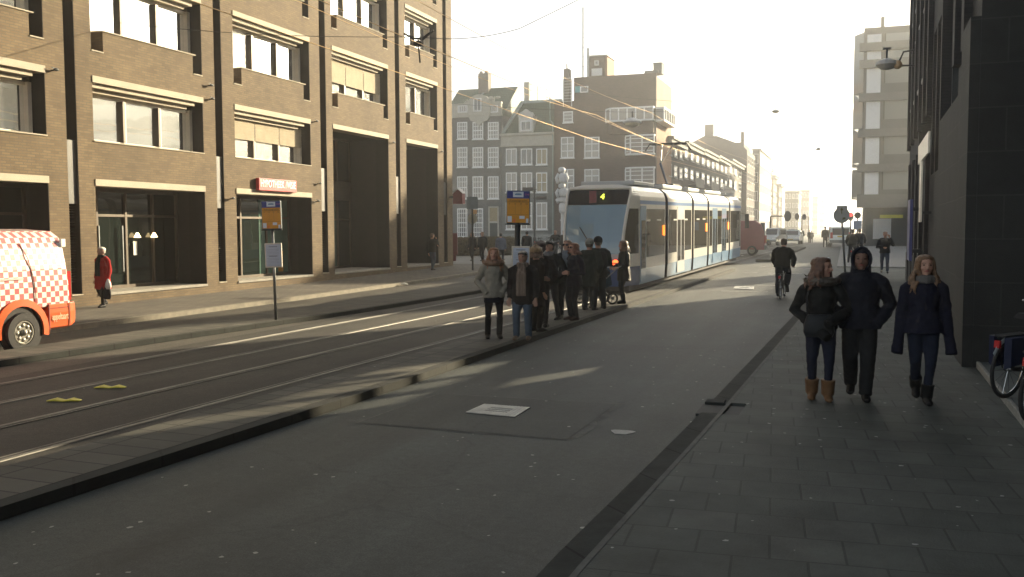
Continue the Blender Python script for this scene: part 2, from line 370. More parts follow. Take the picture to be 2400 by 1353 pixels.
for px, lab in (((258, 911), 'yellow plastic scrap between the tram rails, farther from the camera'), ((150, 942), 'yellow plastic scrap between the tram rails, nearer the left edge')):
    p = gp(*px); o = empty('plastic_scrap', p, R_(20), label=lab, cat='litter', group='yellow scraps on the tram track')
    for s in (-1, 1):
        b = MB(); b.loft([[(s * .0, -.05, .012), (s * .0, .05, .012), (s * .0, .05, .02), (s * .0, -.05, .02)], [(s * .1, -.06, .02), (s * .1, .05, .022), (s * .1, .05, .045), (s * .1, -.06, .04)], [(s * .2, -.03, .012), (s * .2, .04, .012), (s * .2, .04, .02), (s * .2, -.03, .02)]])
        b.build('flap', YEL, o)
p = gp(1458, 1014); b = MB()
b.add([(p.x + .11 * math.cos(a) * (1 + .3 * math.sin(3 * a)), p.y + .13 * math.sin(a) * (1 + .25 * math.cos(2 * a)), p.z + .005) for a in [i * math.pi / 8 for i in range(16)]], [tuple(range(16))])
b.build('road_stain', M('pale_stain', (.4, .4, .37), .8, var=.3, vs=30), kind=S, fixn=False)
# ------------------------------------------------------------------ brick office building on the left
FXX = -18.4
BLD = empty('brick_office_building', (FXX, 25, 0.1), label='sunlit brown brick office building with wide windows and cream lintels', cat='building')
def part(mb, name, mat, parent=None, **kw): return mb.build(name, mat, parent or BLD, world=True, **kw)
BAYS = [(7.3, 11.85), (13.4, 17.93), (19.45, 23.88), (25.43, 29.93), (31.5, 36.1), (37.8, 41.2)]
SLOTS = [(12.45, 12.8), (18.55, 18.9), (24.46, 24.83), (30.62, 31.05), (36.78, 37.2), (41.88, 42.3)]
TOPS = [3.40, 6.06, 8.99, 11.92, 14.85, 17.8]; SILL = [.40, 4.40, 7.28, 10.22, 13.15, 16.1]
b = MB(); W0, W1 = FXX - .6, FXX
edges = [5.8]
for (a, c), (s0, s1) in zip(BAYS, SLOTS): edges += [a, c, s0, s1]
edges.append(42.95)
for i in range(0, len(edges), 2):
    y0, y1 = edges[i], edges[i + 1]
    if y1 > y0: b.box(W0, y0, .1, W1, y1, 19.)
for (a, c) in SLOTS: b.box(W0, a, .1, W1, c, .42)
for n, (a, c) in enumerate(BAYS):
    b.box(W0, a, .1, W1, c, .40)
    for k in range(1, 6):
        if k == 1 and n >= 4: continue
        lo, hi = TOPS[k - 1], SILL[k] - .03
        if k >= 2: b.box(W0, a, lo, W1, c, hi - .56); b.box(W0, a + .42, hi - .56, W1, c - .42, hi)
        else: b.box(W0, a, lo, W1, c, hi)
    b.box(W0, a, TOPS[5], W1, c, 19.)
part(b, 'wall', BRK)
b = MB(); b.box(-34, 42.4, .1, W0 - .002, 42.95, 19); b.box(-34, 5.8, .1, W0 - .002, 6.3, 19); b.box(-34, 6.3, .1, -33.5, 42.4, 19); part(b, 'side_wall', BRK)
b = MB(); b.box(-34.1, 5.7, 19.001, FXX + .1, 43.05, 19.4); part(b, 'roof', M('roof_felt', (.08, .08, .08), .9))
b = MB()
for z0, z1 in ((3.9, 5.9), (7, 8.8), (9.9, 11.7), (12.8, 14.7)): b.box(-19.6, 42.952, z0, -19.05, 43.6, z1)
part(b, 'oriel', M('brick_dark', (.14, .1, .06), .85, var=.3))
b = MB()
for z0 in (5.9, 8.82, 11.72): b.box(-19.62, 42.953, z0 + .002, -18.98, 43.66, z0 + .2)
part(b, 'oriel_lintel', LINT)
b = MB()
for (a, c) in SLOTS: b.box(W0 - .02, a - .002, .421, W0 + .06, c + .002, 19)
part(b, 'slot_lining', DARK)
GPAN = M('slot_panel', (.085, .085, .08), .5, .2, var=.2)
RDK = M('shade_lining', (.018, .015, .012), .6, var=.3, spec=.15)  # near-black lining that paints the shade on the far-side reveals
for (a, c) in SLOTS:
    b = MB(); b.box(W0 + .065, c - .014, .451, W1 - .004, c - .002, 19.); part(b, 'slot_shade', RDK)
    b = MB(); b.box(W0 + .07, a + .01, 2.75, W1 - .06, c - .016, 4.35); part(b, 'downpipe_box', GPAN)
    b = MB()
    for k in range(30): b.box(W0 + .062, a + .01, .75 + k * .066, W1 - .16, c - .01, .775 + k * .066)
    part(b, 'louvre', DARK)
    b = MB(); b.box(W0 + .07, a - .01, .422, W1 + .02, c + .01, .45); part(b, 'slot_sill', LINT)
def office_window(a, c, sill, top, blind=0., panes=3, kmul=1.):
    f = MB(); X = FXX - .47
    y0, y1 = a + .08, c - .12
    f.box(X, y0, sill, X + .16, y0 + .12, top); f.box(X, y1 - .12, sill, X + .16, y1, top)
    f.box(X, y0, sill, X + .1, y1, sill + .07); f.box(X, y0, top - .08, X + .1, y1, top)
    w = part(f, 'window', FRM)
    p = MB(); p.box(X - .03, a, sill, X + .03, c, top); part(p, 'pane', GLS, w)
    for i in range(1, panes):
        y = y0 + (y1 - y0) * i / panes
        m = MB(); m.box(X + .031, y - .06, sill + .07, X + .15, y + .02, top - .08); part(m, 'mullion', FRMD, w)
        m = MB(); m.box(X + .031, y + .022, sill + .07, X + .14, y + .06, top - .08); part(m, 'mullion_trim', FRM, w)
    if blind:
        q = MB()
        for i in range(panes):
            yy0, yy1 = y0 + (y1 - y0) * i / panes + .03, y0 + (y1 - y0) * (i + 1) / panes - .03
            n = 6
            for k in range(n):
                z1 = top - .02 - blind * k / n; z0 = top - .02 - blind * (k + 1) / n + .004
                q.add([(X + .16, yy0, z0), (X + .16, yy1, z0), (X + .175 , yy1, z1), (X + .175, yy0, z1)], [(0, 1, 2, 3)])
        part(q, 'blind', BLND, w)
    return w
for n, (a, c) in enumerate(BAYS):
    for k in range(6):
        if k == 0 and n >= 4: continue
        top = TOPS[k]; dbl = (k == 1 and n >= 4)
        b = MB(); b.box(W0 + .05, a - .002, top - .17, W1 + .025, c + .002, top + .002); part(b, 'lintel', LINT)
        if k == 0 or dbl: continue
        b = MB(); b.box(FXX - .42, a, top - .29, FXX - .07, c - .3, top - .172); b.box(FXX - .46, a + .002, top - .40, FXX - .2, c - .5, top - .292)
        part(b, 'blind_housing', LINT)
        b = MB(); b.box(FXX - .5, a + (.4 if k > 1 else 0), SILL[k] - .029, FXX + .03, c - (.3 if k > 1 else 0), SILL[k])
        if k > 1:
            b.box(FXX - .5, a, SILL[k] - .59, FXX + .025, a + .418, SILL[k] - .56); b.box(FXX - .5, c - .418, SILL[k] - .59, FXX + .025, c, SILL[k] - .56)
        part(b, 'sill', LINT)
        if k > 1:
            b = MB(); b.box(FXX - .52, a + .001, SILL[k] - .56, FXX - .45, c - .001, SILL[k]); part(b, 'notch_lining', DARK)
        bl = .62 if (n == 3 and k == 1) else .85 if (n == 4 and k == 2) else 0
        b = MB(); b.box(W0 + .13, c - .014, SILL[k] - (.555 if k > 1 else 0) + .001, W1 - .004, c - .002, top - .172); part(b, 'reveal_shade', RDK)  # dark sheet standing for shade on the far reveal
        office_window(a, c, SILL[k], top - .40, bl, 2 if n == 5 else 3)
# ground floor shop fronts and arcades
for n, (a, c) in enumerate(BAYS):
    dz = 5.89 if n >= 4 else 3.23
    dep = {0: 1., 1: .8, 2: 1.1, 3: 1.0, 4: 1.9, 5: 2.6}[n]
    b = MB(); b.box(FXX - dep - .2, a + .001, .36, FXX + .03, c - .001, .43); part(b, 'step', M('step_stone', (.3, .28, .24), .8, var=.2))
    RVL = M('reveal_brick_shaded', (.022, .018, .014), .85, var=.25)  # brick darkened so its colour carries the recess shade
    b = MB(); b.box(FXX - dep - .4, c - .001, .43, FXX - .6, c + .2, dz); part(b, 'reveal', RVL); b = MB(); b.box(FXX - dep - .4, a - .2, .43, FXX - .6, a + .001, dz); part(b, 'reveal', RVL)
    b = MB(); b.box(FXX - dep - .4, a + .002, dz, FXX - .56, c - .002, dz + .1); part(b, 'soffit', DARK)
    b = MB(); b.box(W0 + .002, c - .014, .431, W1 - .004, c - .002, dz - .001); part(b, 'reveal_shade', RDK)
    X = FXX - dep
    s = MB()
    s.box(X, a + .01, .43, X + .08, a + .09, dz); s.box(X, c - .1, .43, X + .08, c - .01, dz); s.box(X, a + .01, dz - .1, X + .08, c - .01, dz); s.box(X, a, .43, X + .08, c, .52)
    np_ = {0: 2, 1: 3, 2: 4, 3: 3, 4: 4, 5: 2}[n]
    for i in range(1, np_): 
        y = a + (c - a) * i / np_; s.box(X, y - .04, .52, X + .08, y + .04, dz - .1)
    s.box(X, a + .09, 2.45, X + .07, c - .1, 2.52)
    if n >= 4: s.box(X, a + .09, 3.3, X + .075, c - .1, 4.1)
    sf = part(s, 'shopfront', FRMD)
    p = MB(); p.box(X - .05, a, .43, X + .02, c, dz); part(p, 'pane', GLSD, sf)
    if n == 2:
        d = MB(); yy = a + 1.1
        for k in range(2): d.box(X + .09, yy + k * .9, .9, X + .13, yy + k * .9 + .03, 2.2)
        part(d, 'door_handle', MET, sf)
        for yy in (22.05, 22.75):
            l = MB(); l.loft([[(X + .12 + r * math.cos(t), yy + r * math.sin(t), z) for t in [i * .785 for i in range(8)]] for r, z in ((.1, 1.86), (.03, 2.0))])
            part(l, 'wall_lamp', emit('lamp_warm', (1., .72, .35), 2.2), sf)
        d = MB(); d.box(X + .09, 21.9, 1.35, X + .1, 22.05, 1.75); part(d, 'notice', PAP, sf)
    if n == 3:
        d = MB(); d.box(X + .021, c - .75, .55, X + .035, c - .45, 1.3); part(d, 'window_poster', M('orange_poster', (.55, .25, .03), .6), sf)
        d = MB(); d.box(X + .021, c - 1.9, .53, X + .03, c - .12, dz - .1); part(d, 'green_pane', glass('green_glass', (.10, .17, .14), 1.5), sf)
    if n == 4:
        d = MB(); d.box(X + .021, a + .12, .55, X + .036, a + .7, 1.3); part(d, 'window_poster', M('orange_poster', (.55, .25, .03), .6), sf)
        d = MB(); d.box(X + .021, a + 1.25, .53, X + .03, c - 1.2, 3.28); part(d, 'green_pane', glass('green_glass2', (.07, .11, .09), 1.5), sf)
    if n == 5:
        d = MB(); d.box(FXX - 1.6, a + 1.35, .43, FXX - .9, a + 1.75, dz); part(d, 'inner_column', BRK)
        d = MB(); d.box(X + .09, a + .5, .7, X + .12, a + .9, 2.9); part(d, 'window_poster', PAP, sf)
b = MB()
for i, (y, z) in enumerate(((18.15, 5.98), (24.2, 6.05), (24.15, 6.45), (30.2, 6.0), (25.1, 3.05), (30.2, 3.1), (30.35, 3.75), (36.4, 5.75), (41.5, 5.75))):
    b = MB(); b.box(FXX + .002, y - .02, z - .015, FXX + .1, y + .02, z + .015); b.ell((FXX + .11, y + .03, z + .02), (.04, .08, .04)); b.bar((FXX + .11, y - .1, z + .06), (FXX + .11, y + .05, z + .02), .02, .02)
    part(b, 'facade_light', METD, smooth=False)
# red lettered sign over the door
Xs = FXX + .16
ya, za = onX(607, 417, Xs); yb, _ = onX(695, 420, Xs); _, zb = onX(607, 446, Xs)
SG = empty('shop_sign', (FXX, (ya + yb) / 2, (za + zb) / 2), label='red box sign reading HYPOTHEEK VISIE above the shop entrance', cat='sign')
b = MB(); b.box(FXX + .03, ya, zb, Xs, yb, za); b.build('sign_box', M('sign_red', (.5, .03, .035), .4, var=.08), SG, world=True, bevel=.012)
t = text('HYPOTHEEK //VISIE', .28, 'lettering', M('sign_white', (.9, .9, .88), .4, var=0), SG, (Xs - FXX + .006, 0, .02), (R_(90), 0, R_(90)), bold=.004)
d = t.dimensions; t.scale = ((yb - ya) * .93 / d.x, .24 / d.y * 1., 1)
# house shaped hanging sign on the corner
yc, zc = 42.6, zat(1048, 462, FXX + .5, 42.6)
HS = empty('house_sign', (FXX, yc, zc), label='dark red house shaped box sign on the far corner of the office', cat='sign')
b = MB(); b.prism([(.25, -.34), (.74, -.34), (.74, .16), (.495, .36), (.25, .16)], 'y', -.18, .18); b.build('sign_box', M('house_sign_red', (.16, .02, .03), .5), HS)
b = MB(); b.prism([(.23, .16), (.495, .37), (.76, .16), (.76, .20), (.495, .41), (.23, .20)], 'y', -.2, .2); b.build('roof_trim', M('sign_trim', (.55, .52, .5), .5), HS)
b = MB(); b.box(.0, -.05, -.05, .25, .05, .05); b.build('bracket', METD, HS)
# ------------------------------------------------------------------ dark stone building on the right
RB = empty('dark_stone_building', (1.75, 15.26, 0.05), R_(-1.02), label='dark stone building with tall windows rising along the right pavement', cat='building')
STN = BR('dark_stone', (.022, .023, .021), (.017, .018, .017), (.034, .034, .031), 1.5, .62, .012, var=.35, vs=1.2, bump=.4, rough=.8)
STN2 = BR('dark_clinker', (.022, .019, .019), (.015, .014, .0145), (.012, .012, .012), .24, .07, .012, var=.35, vs=1., rough=.8)
RL = 22.7
GLR = glass('frosted_glass', (.08, .11, .115), 1.5, .25)
b = MB(); b.box(0, 0, 0, .8, 7.6, 3.9); b.box(0, 7.6, 0, .8, 10.2, 3.3); b.box(0, 10.2, 0, .8, RL, 3.9); b.box(.06, 0, 3.9, .8, 7.6, 4.3); b.box(.06, 10.2, 3.9, .8, RL, 4.3)
b.box(0, 0, 4.3, .8, 3.1, 24); b.box(0, 7.4, 4.3, .8, 7.6, 24); b.box(0, 7.6, 6.8, .8, 10.2, 24); b.box(0, 7.6, 3.3, .12, 7.7, 6.8); b.box(0, 8.75, 3.3, .12, 9.05, 6.8); b.box(0, 10.1, 3.3, .12, 10.2, 6.8); b.box(0, 7.7, 6.7, .12, 8.75, 6.8); b.box(0, 9.05, 6.7, .12, 10.1, 6.8); b.box(.0, 3.1, 9.5, .8, 7.4, 24)  # thin bay carved for the added sun openings
b.box(0, 10.2, 5.6, .8, RL, 24); b.box(0, 16.2, 4.3, .8, RL, 5.6)
b.build('wall', STN2, RB)
b = MB(); b.box(-.09, 0, 0, -.001, 6.2, 4.2); b.box(-.06, 9.2, 0, -.001, RL, 1.1); b.build('stone_base', STN, RB)
b = MB(); b.box(.0, -.35, 0, 9, -.001, 24); b.box(-.14, -.35, 0, -.002, .9, 5.0); b.build('return_wall', STN, RB)
b = MB()
for y in (0.95, 2.6, 10.35, 12.2, 14.4, 17.0, 19.4, 21.9): b.box(-.12, y, 4.8, -.001, y + .42, 24)
for y in (10.6, 13.2, 15.6, 18.0, 20.4): b.box(-.1, y, .001, -.001, y + .7, 4.2)
b.build('pilaster', STN2, RB)
b = MB()
for y0, y1 in ((3.4, 5.1), (5.4, 7.1)):
    b.box(.3, y0, 4.4, .36, y1, 9.4)
w = b.build('tall_window', GLR, RB)
b = MB()
for y in (3.3, 5.25, 7.15): b.box(.2, y - .07, 4.35, .42, y + .07, 9.45)
for z in (4.38, 5.6, 6.8, 8., 9.42): b.box(.22, 3.2, z - .03, .40, 7.3, z + .03)
b.build('frame', METD, w)
for y in (10.5, 13.0, 15.4, 17.8, 20.2):
    for z in (6.2, 9.2, 12.2, 15.2):
        b = MB(); b.box(-.03, y, z, -.005, y + 1.3, z + 1.9); wn = b.build('window', GLSD, RB)
        b = MB(); b.box(-.06, y - .08, z - .08, -.002, y, z + 1.98); b.box(-.06, y + 1.3, z - .08, -.002, y + 1.38, z + 1.98); b.box(-.06, y, z + 1.9, -.002, y + 1.3, z + 1.98); b.box(-.07, y, z - .1, -.002, y + 1.3, z); b.build('frame', METD, wn)
b = MB(); b.box(.8, 0, 23.9, 12, RL, 24); b.box(.8, RL - .5, 0, 5.4, RL, 23.9); b.box(10.2, RL - .5, 0, 12, RL, 23.9); b.box(5.4, RL - .5, 0, 10.2, RL, 7.8); b.box(5.4, RL - .5, 12.8, 10.2, RL, 23.9); b.build('roof', DARK, RB)  # end wall opening added so the sun beam can pass through
CLR, nt_, b_ = newmat('clear_glass'); tr_ = nt_.nodes.new('ShaderNodeBsdfTransparent'); mx_ = nt_.nodes.new('ShaderNodeMixShader'); mx_.inputs[0].default_value = .12; b_.inputs['Roughness'].default_value = .03; b_.inputs['Base Color'].default_value = (.02, .03, .03, 1)
nt_.links.new(tr_.outputs[0], mx_.inputs[1]); nt_.links.new(b_.outputs[0], mx_.inputs[2]); nt_.links.new(mx_.outputs[0], nt_.nodes['Material Output'].inputs[0])
for y in (7.7, 9.0):
    b = MB(); b.box(.05, y, 3.3, .056, y + 1.1, 6.7); b.build('added_sun_window', CLR, RB)  # openings added to throw direct sun streaks onto the island and kerb
b = MB(); b.box(.7, -22, 5.2, 10, -.36, 24); b.box(6, -22, 0, 6.6, -.36, 5.2); b.build('portico', STN, RB)
b = MB(); b.box(1.2, -22, 4.85, 2.0, -.36, 5.195); b.build('portico_beam', STN2, RB)
b = MB(); b.box(.1, -20, .0, 6, -.36, .09); b.build('portico_floor', M('portico_stone', (.10, .115, .11), .7, var=.2, vs=3), RB)
b = MB(); b.box(.05, -20, -.03, .098, -.36, .095); b.build('portico_edge', M('edge_stone', (.26, .26, .23), .7, var=.3, vs=6), RB, bevel=.01)
TS = empty('bright_t_shape', (1.86, 24.4, 2.7), R_(-1.02), label='pale T shape standing for sunlight seen through the dark stone wall', cat='sign')  # pale boards take the place of sunlight seen through a window
b = MB(); b.box(-.20, -2.2, .98, -.16, 2.0, 1.44); b.build('crossbar', M('lit_cream', (.85, .8, .66), .35, var=.1), TS)
b = MB(); b.box(-.20, .3, -.5, -.161, 1.05, .978); b.build('stem', M('lit_cream', (.85, .8, .66), .35, var=.1), TS)
b = MB(); b.box(-.16, .6, -.3, .1, .7, -.24); b.build('bracket', METD, TS)
BP = empty('blue_panel', (1.75, 27.0, 2.2), R_(-1.02), label='narrow dark blue notice panel on the dark stone wall', cat='sign')
b = MB(); b.box(-.2, -.5, -1.0, -.13, .9, .6); b.build('board', M('panel_blue', (.05, .06, .22), .5), BP)
b = MB(); b.box(-.13, -.1, -.8, .1, .1, -.7); b.box(-.13, -.1, .3, .1, .1, .4); b.build('bracket', METD, BP)
# ------------------------------------------------------------------ helpers for houses farther off (local x along the facade, -y outward)
WFR = M('white_window_frame', (.72, .73, .72), .5, var=.05)
GLB = glass('house_glass', (.05, .055, .06), 1.7, .05)
CURT = M('curtain', (.38, .37, .34), .9, var=.2, vs=6)
def win(par, x0, x1, z0, z1, nx=2, nz=2, fw=.11, mw=.045, gm=None, y=0., sash=True, sill=True, fm=None, mj=None):
    f = MB(); fw = min(fw, (x1 - x0) * .2)
    f.box(x0, y - .08, z0, x0 + fw, y + .02, z1); f.box(x1 - fw, y - .08, z0, x1, y + .02, z1); f.box(x0 + fw, y - .08, z1 - fw, x1 - fw, y + .02, z1); f.box(x0 + fw, y - .08, z0, x1 - fw, y + .02, z0 + fw)
    for i in range(1, nx):
        xx = x0 + (x1 - x0) * i / nx; w = mw if mj is None or i != mj else .1; f.box(xx - w / 2, y - .065, z0 + fw, xx + w / 2, y - .031, z1 - fw)
    for i in range(1, nz):
        zz = z0 + (z1 - z0) * i / nz; w = mw if not (sash and i == nz // 2) else .1; f.box(x0 + fw, y - .06, zz - w / 2, x1 - fw, y - .032, zz + w / 2)
    if sill: f.box(x0 - .08, y - .14, z0 - .1, x1 + .08, y - .001, z0 - .002)
    o = f.build('window', fm or WFR, par)
    g = MB(); g.box(x0 + fw, y - .03, z0 + fw, x1 - fw, y + .01, z1 - fw); g.build('pane', gm or GLB, o); return o
YC = 95.0
def L2(root, px, py): x, z = onY(px, py, YC + root.location.y - YC); return x - root.location.x, z - root.location.z
def house_at(xl, xr, base, **kw):
    x0 = onY(xl, 540, YC)[0]; x1 = onY(xr, 540, YC)[0]
    r = empty(kw.pop('name'), (x0, YC, base), **kw); return r, x1 - x0
def wpx(root, x0, y0, x1, y1, **kw):
    a = L2(root, x0, y0); c = L2(root, x1, y1); return win(root, a[0], c[0], c[1], a[1], **kw)
GREYW = BR('grey_painted_brick', (.15, .155, .15), (.12, .125, .122), (.09, .09, .09), .24, .07, .01, var=.2, vs=.5)
GREY2 = BR('green_grey_brick', (.16, .175, .165), (.13, .145, .14), (.1, .1, .1), .24, .07, .01, var=.2, vs=.5)
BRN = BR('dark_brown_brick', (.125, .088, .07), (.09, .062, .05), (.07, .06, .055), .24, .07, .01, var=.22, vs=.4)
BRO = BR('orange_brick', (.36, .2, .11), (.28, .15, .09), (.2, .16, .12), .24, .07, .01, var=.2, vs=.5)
TILE = BR('green_roof_tiles', (.055, .10, .065), (.04, .08, .05), (.02, .035, .025), .3, .26, .03, var=.35, vs=.8, rough=.6, bump=.6)
STONE = M('pale_stone', (.40, .39, .34), .8, var=.15, vs=3)
CUR2 = glass('curtained_glass', (.28, .265, .24), 1.6, .1)
YEG = glass('warm_room_glass', (.22, .17, .08), 1.6, .1)
# grey canal house with bell shaped attic
g1, w1 = house_at(1052, 1176, .3, name='canal_house', label='grey canal house with curved pale stone attic and tiled roof', cat='house')
h1 = L2(g1, 1120, 272)[1]
b = MB(); b.box(0, 0, 0, w1, .4, h1); b.build('wall', GREYW, g1)
hr, hw = L2(g1, 1110, 190)[1], 5.5
b = MB(); b.add([(-1, .41, h1), (w1, .41, h1 + 0), (w1, hw, hr), (-1, hw, hr), (w1, 10, h1), (-1, 10, h1)], [(0, 1, 2, 3), (3, 2, 4, 5), (1, 4, 2), (0, 3, 5)])
b.build('roof', TILE, g1)
b = MB(); b.box(w1 + .01, .42, 0, w1 + .02, 10, h1); b.build('side_wall', GREYW, g1)
b = MB(); b.box(-1.02, .42, 0, -1.01, 10, h1); b.build('side_wall', GREYW, g1)
ha = L2(g1, 1120, 244)[1]
b = MB(); b.box(.1, -.16, h1 - .1, w1 + .05, .3, h1 + .14); b.box(.1, -.1, h1 + .14, w1, .3, ha - .1); b.box(.05, -.2, ha - .1, w1 + .05, .3, ha + .12)
xc = L2(g1, 1124, 244)[0]; hc = L2(g1, 1124, 222)[1]
pts = [(xc - 1.35, h1 + .1), (xc + 1.35, h1 + .1)] + [(xc + 1.25 * math.cos(t), ha + (hc - ha) * math.sin(t)) for t in [i * math.pi / 10 for i in range(11)]]
b.prism(pts, 'y', -.28, .5)
b.prism([(xc - 1.3, h1 + .1), (xc - 1.0, h1 - .5), (xc - .4, h1 - .7), (xc, h1 - 1.15), (xc + .4, h1 - .7), (xc + 1., h1 - .5), (xc + 1.3, h1 + .1)], 'y', -.2, .1)
for s in (-1, 1): b.prism([(xc + s * 1.3, ha - .1), (xc + s * 2.1, ha - .1), (xc + s * 1.7, ha + .18), (xc + s * 1.35, ha + .5)], 'y', -.22, .2)
b.build('stone_attic', STONE, g1)
wpx(g1, 1112, 232, 1131, 262, y=-.29, nx=2, nz=1, sill=False)
for x0, x1 in ((1074, 1097), (1145, 1168)): wpx(g1, x0, 248, x1, 264, y=-.11, nx=5, nz=1, sill=False, gm=CUR2)
for y0, y1, nz in ((287, 326, 4), (346, 392, 4), (414, 466, 4), (489, 556, 6)):
    for i, (x0, x1) in enumerate(((1072, 1096), (1108, 1133), (1144, 1169))):
        if y0 == 489 and i == 2: continue
        wpx(g1, x0, y0, x1, y1, nx=4 if y0 != 489 else 5, nz=nz, gm=CUR2 if y0 < 470 else GLB, mw=.055)
d = MB(); a = L2(g1, 1145, 484); c = L2(g1, 1170, 556); d.box(a[0], -.1, c[1], a[0] + .16, .01, a[1]); d.box(c[0] - .16, -.1, c[1], c[0], .01, a[1]); d.box(a[0], -.1, a[1] - .16, c[0], .01, a[1])
zz = L2(g1, 1150, 521)[1]; d.box(a[0] + .16, -.1, zz - .1, c[0] - .16, .01, zz + .1); dr = d.build('door', STONE, g1)
d = MB(); d.box(a[0] + .16, -.05, c[1], c[0] - .16, .0, zz - .1); d.build('door_leaf', M('door_green', (.02, .03, .028), .5), dr)
d = MB(); d.box(a[0] + .16, -.04, zz + .1, c[0] - .16, .0, a[1] - .16); d.build('fanlight', M('fanlight_panel', (.3, .24, .13), .6, var=.5, vs=20), dr)
ch = MB(); x, z = L2(g1, 1088, 190); ch.box(x - .2, 4.6, z - 1, x + 1.0, 5.6, L2(g1, 1090, 157)[1]); ch.box(x - .1, 4.8, z, x + .2, 5.1, L2(g1, 1090, 151)[1]); ch.box(x + .5, 4.8, z, x + .8, 5.1, L2(g1, 1090, 150)[1]); ch.build('chimney', M('chimney_brick', (.17, .15, .13), .85, var=.2), g1)
b = MB(); x, z = L2(g1, 1078, 272); x2, z2 = L2(g1, 1100, 195); b.bar((x, .3, z + .3), (x2, 5.3, z2), .2, .12); b.build('roof_ridge', M('lead', (.35, .37, .38), .5, .3), g1)
b = MB(); x, z = L2(g1, 1160, 236); b.bar((x, -.2, z - 1.), (x, -.2, z + .4), .08, .08); b.ell((x - .35, -.25, z + .2), (.3, .2, .25)); b.ell((x + .4, -.25, z + .3), (.35, .15, .12)); b.build('floodlight', STONE, g1)
# house with the green mansard roof
g2, w2 = house_at(1176.5, 1299, .3, name='canal_house', label='canal house with green mansard roof and white dormer', cat='house')
h2 = L2(g2, 1240, 340)[1]; hk = L2(g2, 1240, 314)[1]; ht = L2(g2, 1240, 233)[1]
b = MB(); b.box(0, 0, 0, w2, .4, h2); b.build('wall', GREY2, g2)
b = MB(); b.box(-.05, -.12, h2, w2, .45, hk - .15); b.box(-.1, -.35, hk - .15, w2 + .0, .45, hk + .1); b.box(-.08, -.2, h2 - .12, w2, .2, h2 - .002); b.build('cornice', STONE, g2)
b = MB(); xl = L2(g2, 1205, 233)[0]
b.add([(.15, 0.1, hk + .1), (w2, .1, hk + .1), (w2, 2.6, ht), (xl, 2.6, ht), (.15, 9, hk + .1), (w2, 9, ht), (xl, 9, ht)], [(0, 1, 2, 3), (3, 2, 5, 6), (0, 3, 6, 4), (1, 5, 2)])
b.build('roof', TILE, g2)
b = MB(); b.box(xl - .1, 2.45, ht - .05, w2 + .1, 2.75, ht + .22); b.bar((.1, 0, hk + .15), (xl, 2.6, ht + .1), .5, .15); b.build('roof_edge', M('lead2', (.26, .32, .32), .5, .2), g2)
d = MB(); a = L2(g2, 1216, 273); c = L2(g2, 1250, 309); d.box(a[0], -.05, c[1], c[0], 1.8, a[1])
xm = (a[0] + c[0]) / 2; d.prism([(a[0] - .1, a[1]), (c[0] + .1, a[1]), (xm + .7, a[1] + .35), (xm + .35, a[1] + .5), (xm, a[1] + .75), (xm - .35, a[1] + .5), (xm - .7, a[1] + .35)], 'y', -.12, .3); dm = d.build('dormer', M('dormer_white', (.5, .5, .47), .7, var=.1), g2)
wpx(g2, 1221, 284, 1246, 307, y=-.06, nx=2, nz=1, sill=False)
for r, (y0, y1) in enumerate(((349, 386), (405, 451), (475, 538))):
    for i, (x0, x1) in enumerate(((1186, 1212), (1221, 1248), (1257, 1283))):
        wpx(g2, x0, y0, x1, y1, nx=2, nz=2 if r else 1, sash=False, mw=.09, gm=YEG if (i == 2 and r < 2) else (GLB if (i == 1 and r == 0) else CUR2), mj=None)
b = MB(); x, z = L2(g2, 1296, 262); b.tube([(x, -.1, .2), (x, -.1, z - 1.2), (x - .3, -.1, z - .9), (x - .3, -.1, z + 1.5)], .07); b.build('drainpipe', M('pipe_green', (.25, .32, .3), .5), g2)
b = MB(); b.box(0, -.1, 0, w2, -.001, L2(g2, 1240, 548)[1]); b.build('plinth', M('plinth_grey', (.2, .22, .21), .8), g2)
fr = MB(); x0, z0 = L2(g2, 1208, 232); x1, z1 = L2(g2, 1258, 204)
for x in (0, 1.1, 2.2): fr.bar((x0 + x, 4.2, z0), (x0 + x, 4.2, z0 + 2.2 - x * .35), .08, .08)
fr.bar((x0, 4.2, z0 + 2.2), (x0 + 2.3, 4.2, z0 + 1.4), .06, .06); fr.box(x0 - .5, 4.3, z0 - .4, x0 + .1, 5.2, z0 + 2.4); fr.build('roof_terrace_frame', STONE, g2)
# corner building
g3, w3 = house_at(1299.5, 1536, .3, name='corner_building', label='tall brown brick corner building with white bay windows and roof turret', cat='building')
hL = L2(g3, 1320, 238)[1]; hM = L2(g3, 1350, 182)[1]; hT = L2(g3, 1440, 172)[1]
xa = L2(g3, 1345, 300)[0]
DEP = 9.0
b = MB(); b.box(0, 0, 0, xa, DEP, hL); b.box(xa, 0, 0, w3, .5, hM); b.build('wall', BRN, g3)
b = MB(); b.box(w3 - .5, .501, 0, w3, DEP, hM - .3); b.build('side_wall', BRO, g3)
b = MB(); b.box(xa - .1, .501, hM - .3, w3 - .501, DEP, hM); b.box(w3 - 1.2, -.05, hM + .001, w3 + .2, 1.2, hM + .25); b.build('roof', M('roof_dark', (.12, .12, .12), .9), g3)
c = MB(); x, z = L2(g3, 1319, 238); x1, z1 = L2(g3, 1331, 160); c.box(x, .3, z - .5, x1, 1.2, z1); c.box(x + .2, .6, z1, x + .3, .8, z1 + .6); c.build('chimney', M('chimney_brick', (.17, .15, .13), .85, var=.2), g3)
c = MB(); x, z = L2(g3, 1531, 180); x1, z1 = L2(g3, 1549, 147); c.box(x - .1, .5, hM, x1, 2.0, z1); c.box(x - .15, .45, z1, x1 + .05, 2.05, z1 + .12); c.build('chimney', M('chimney_brick2', (.15, .16, .15), .85, var=.2), g3)
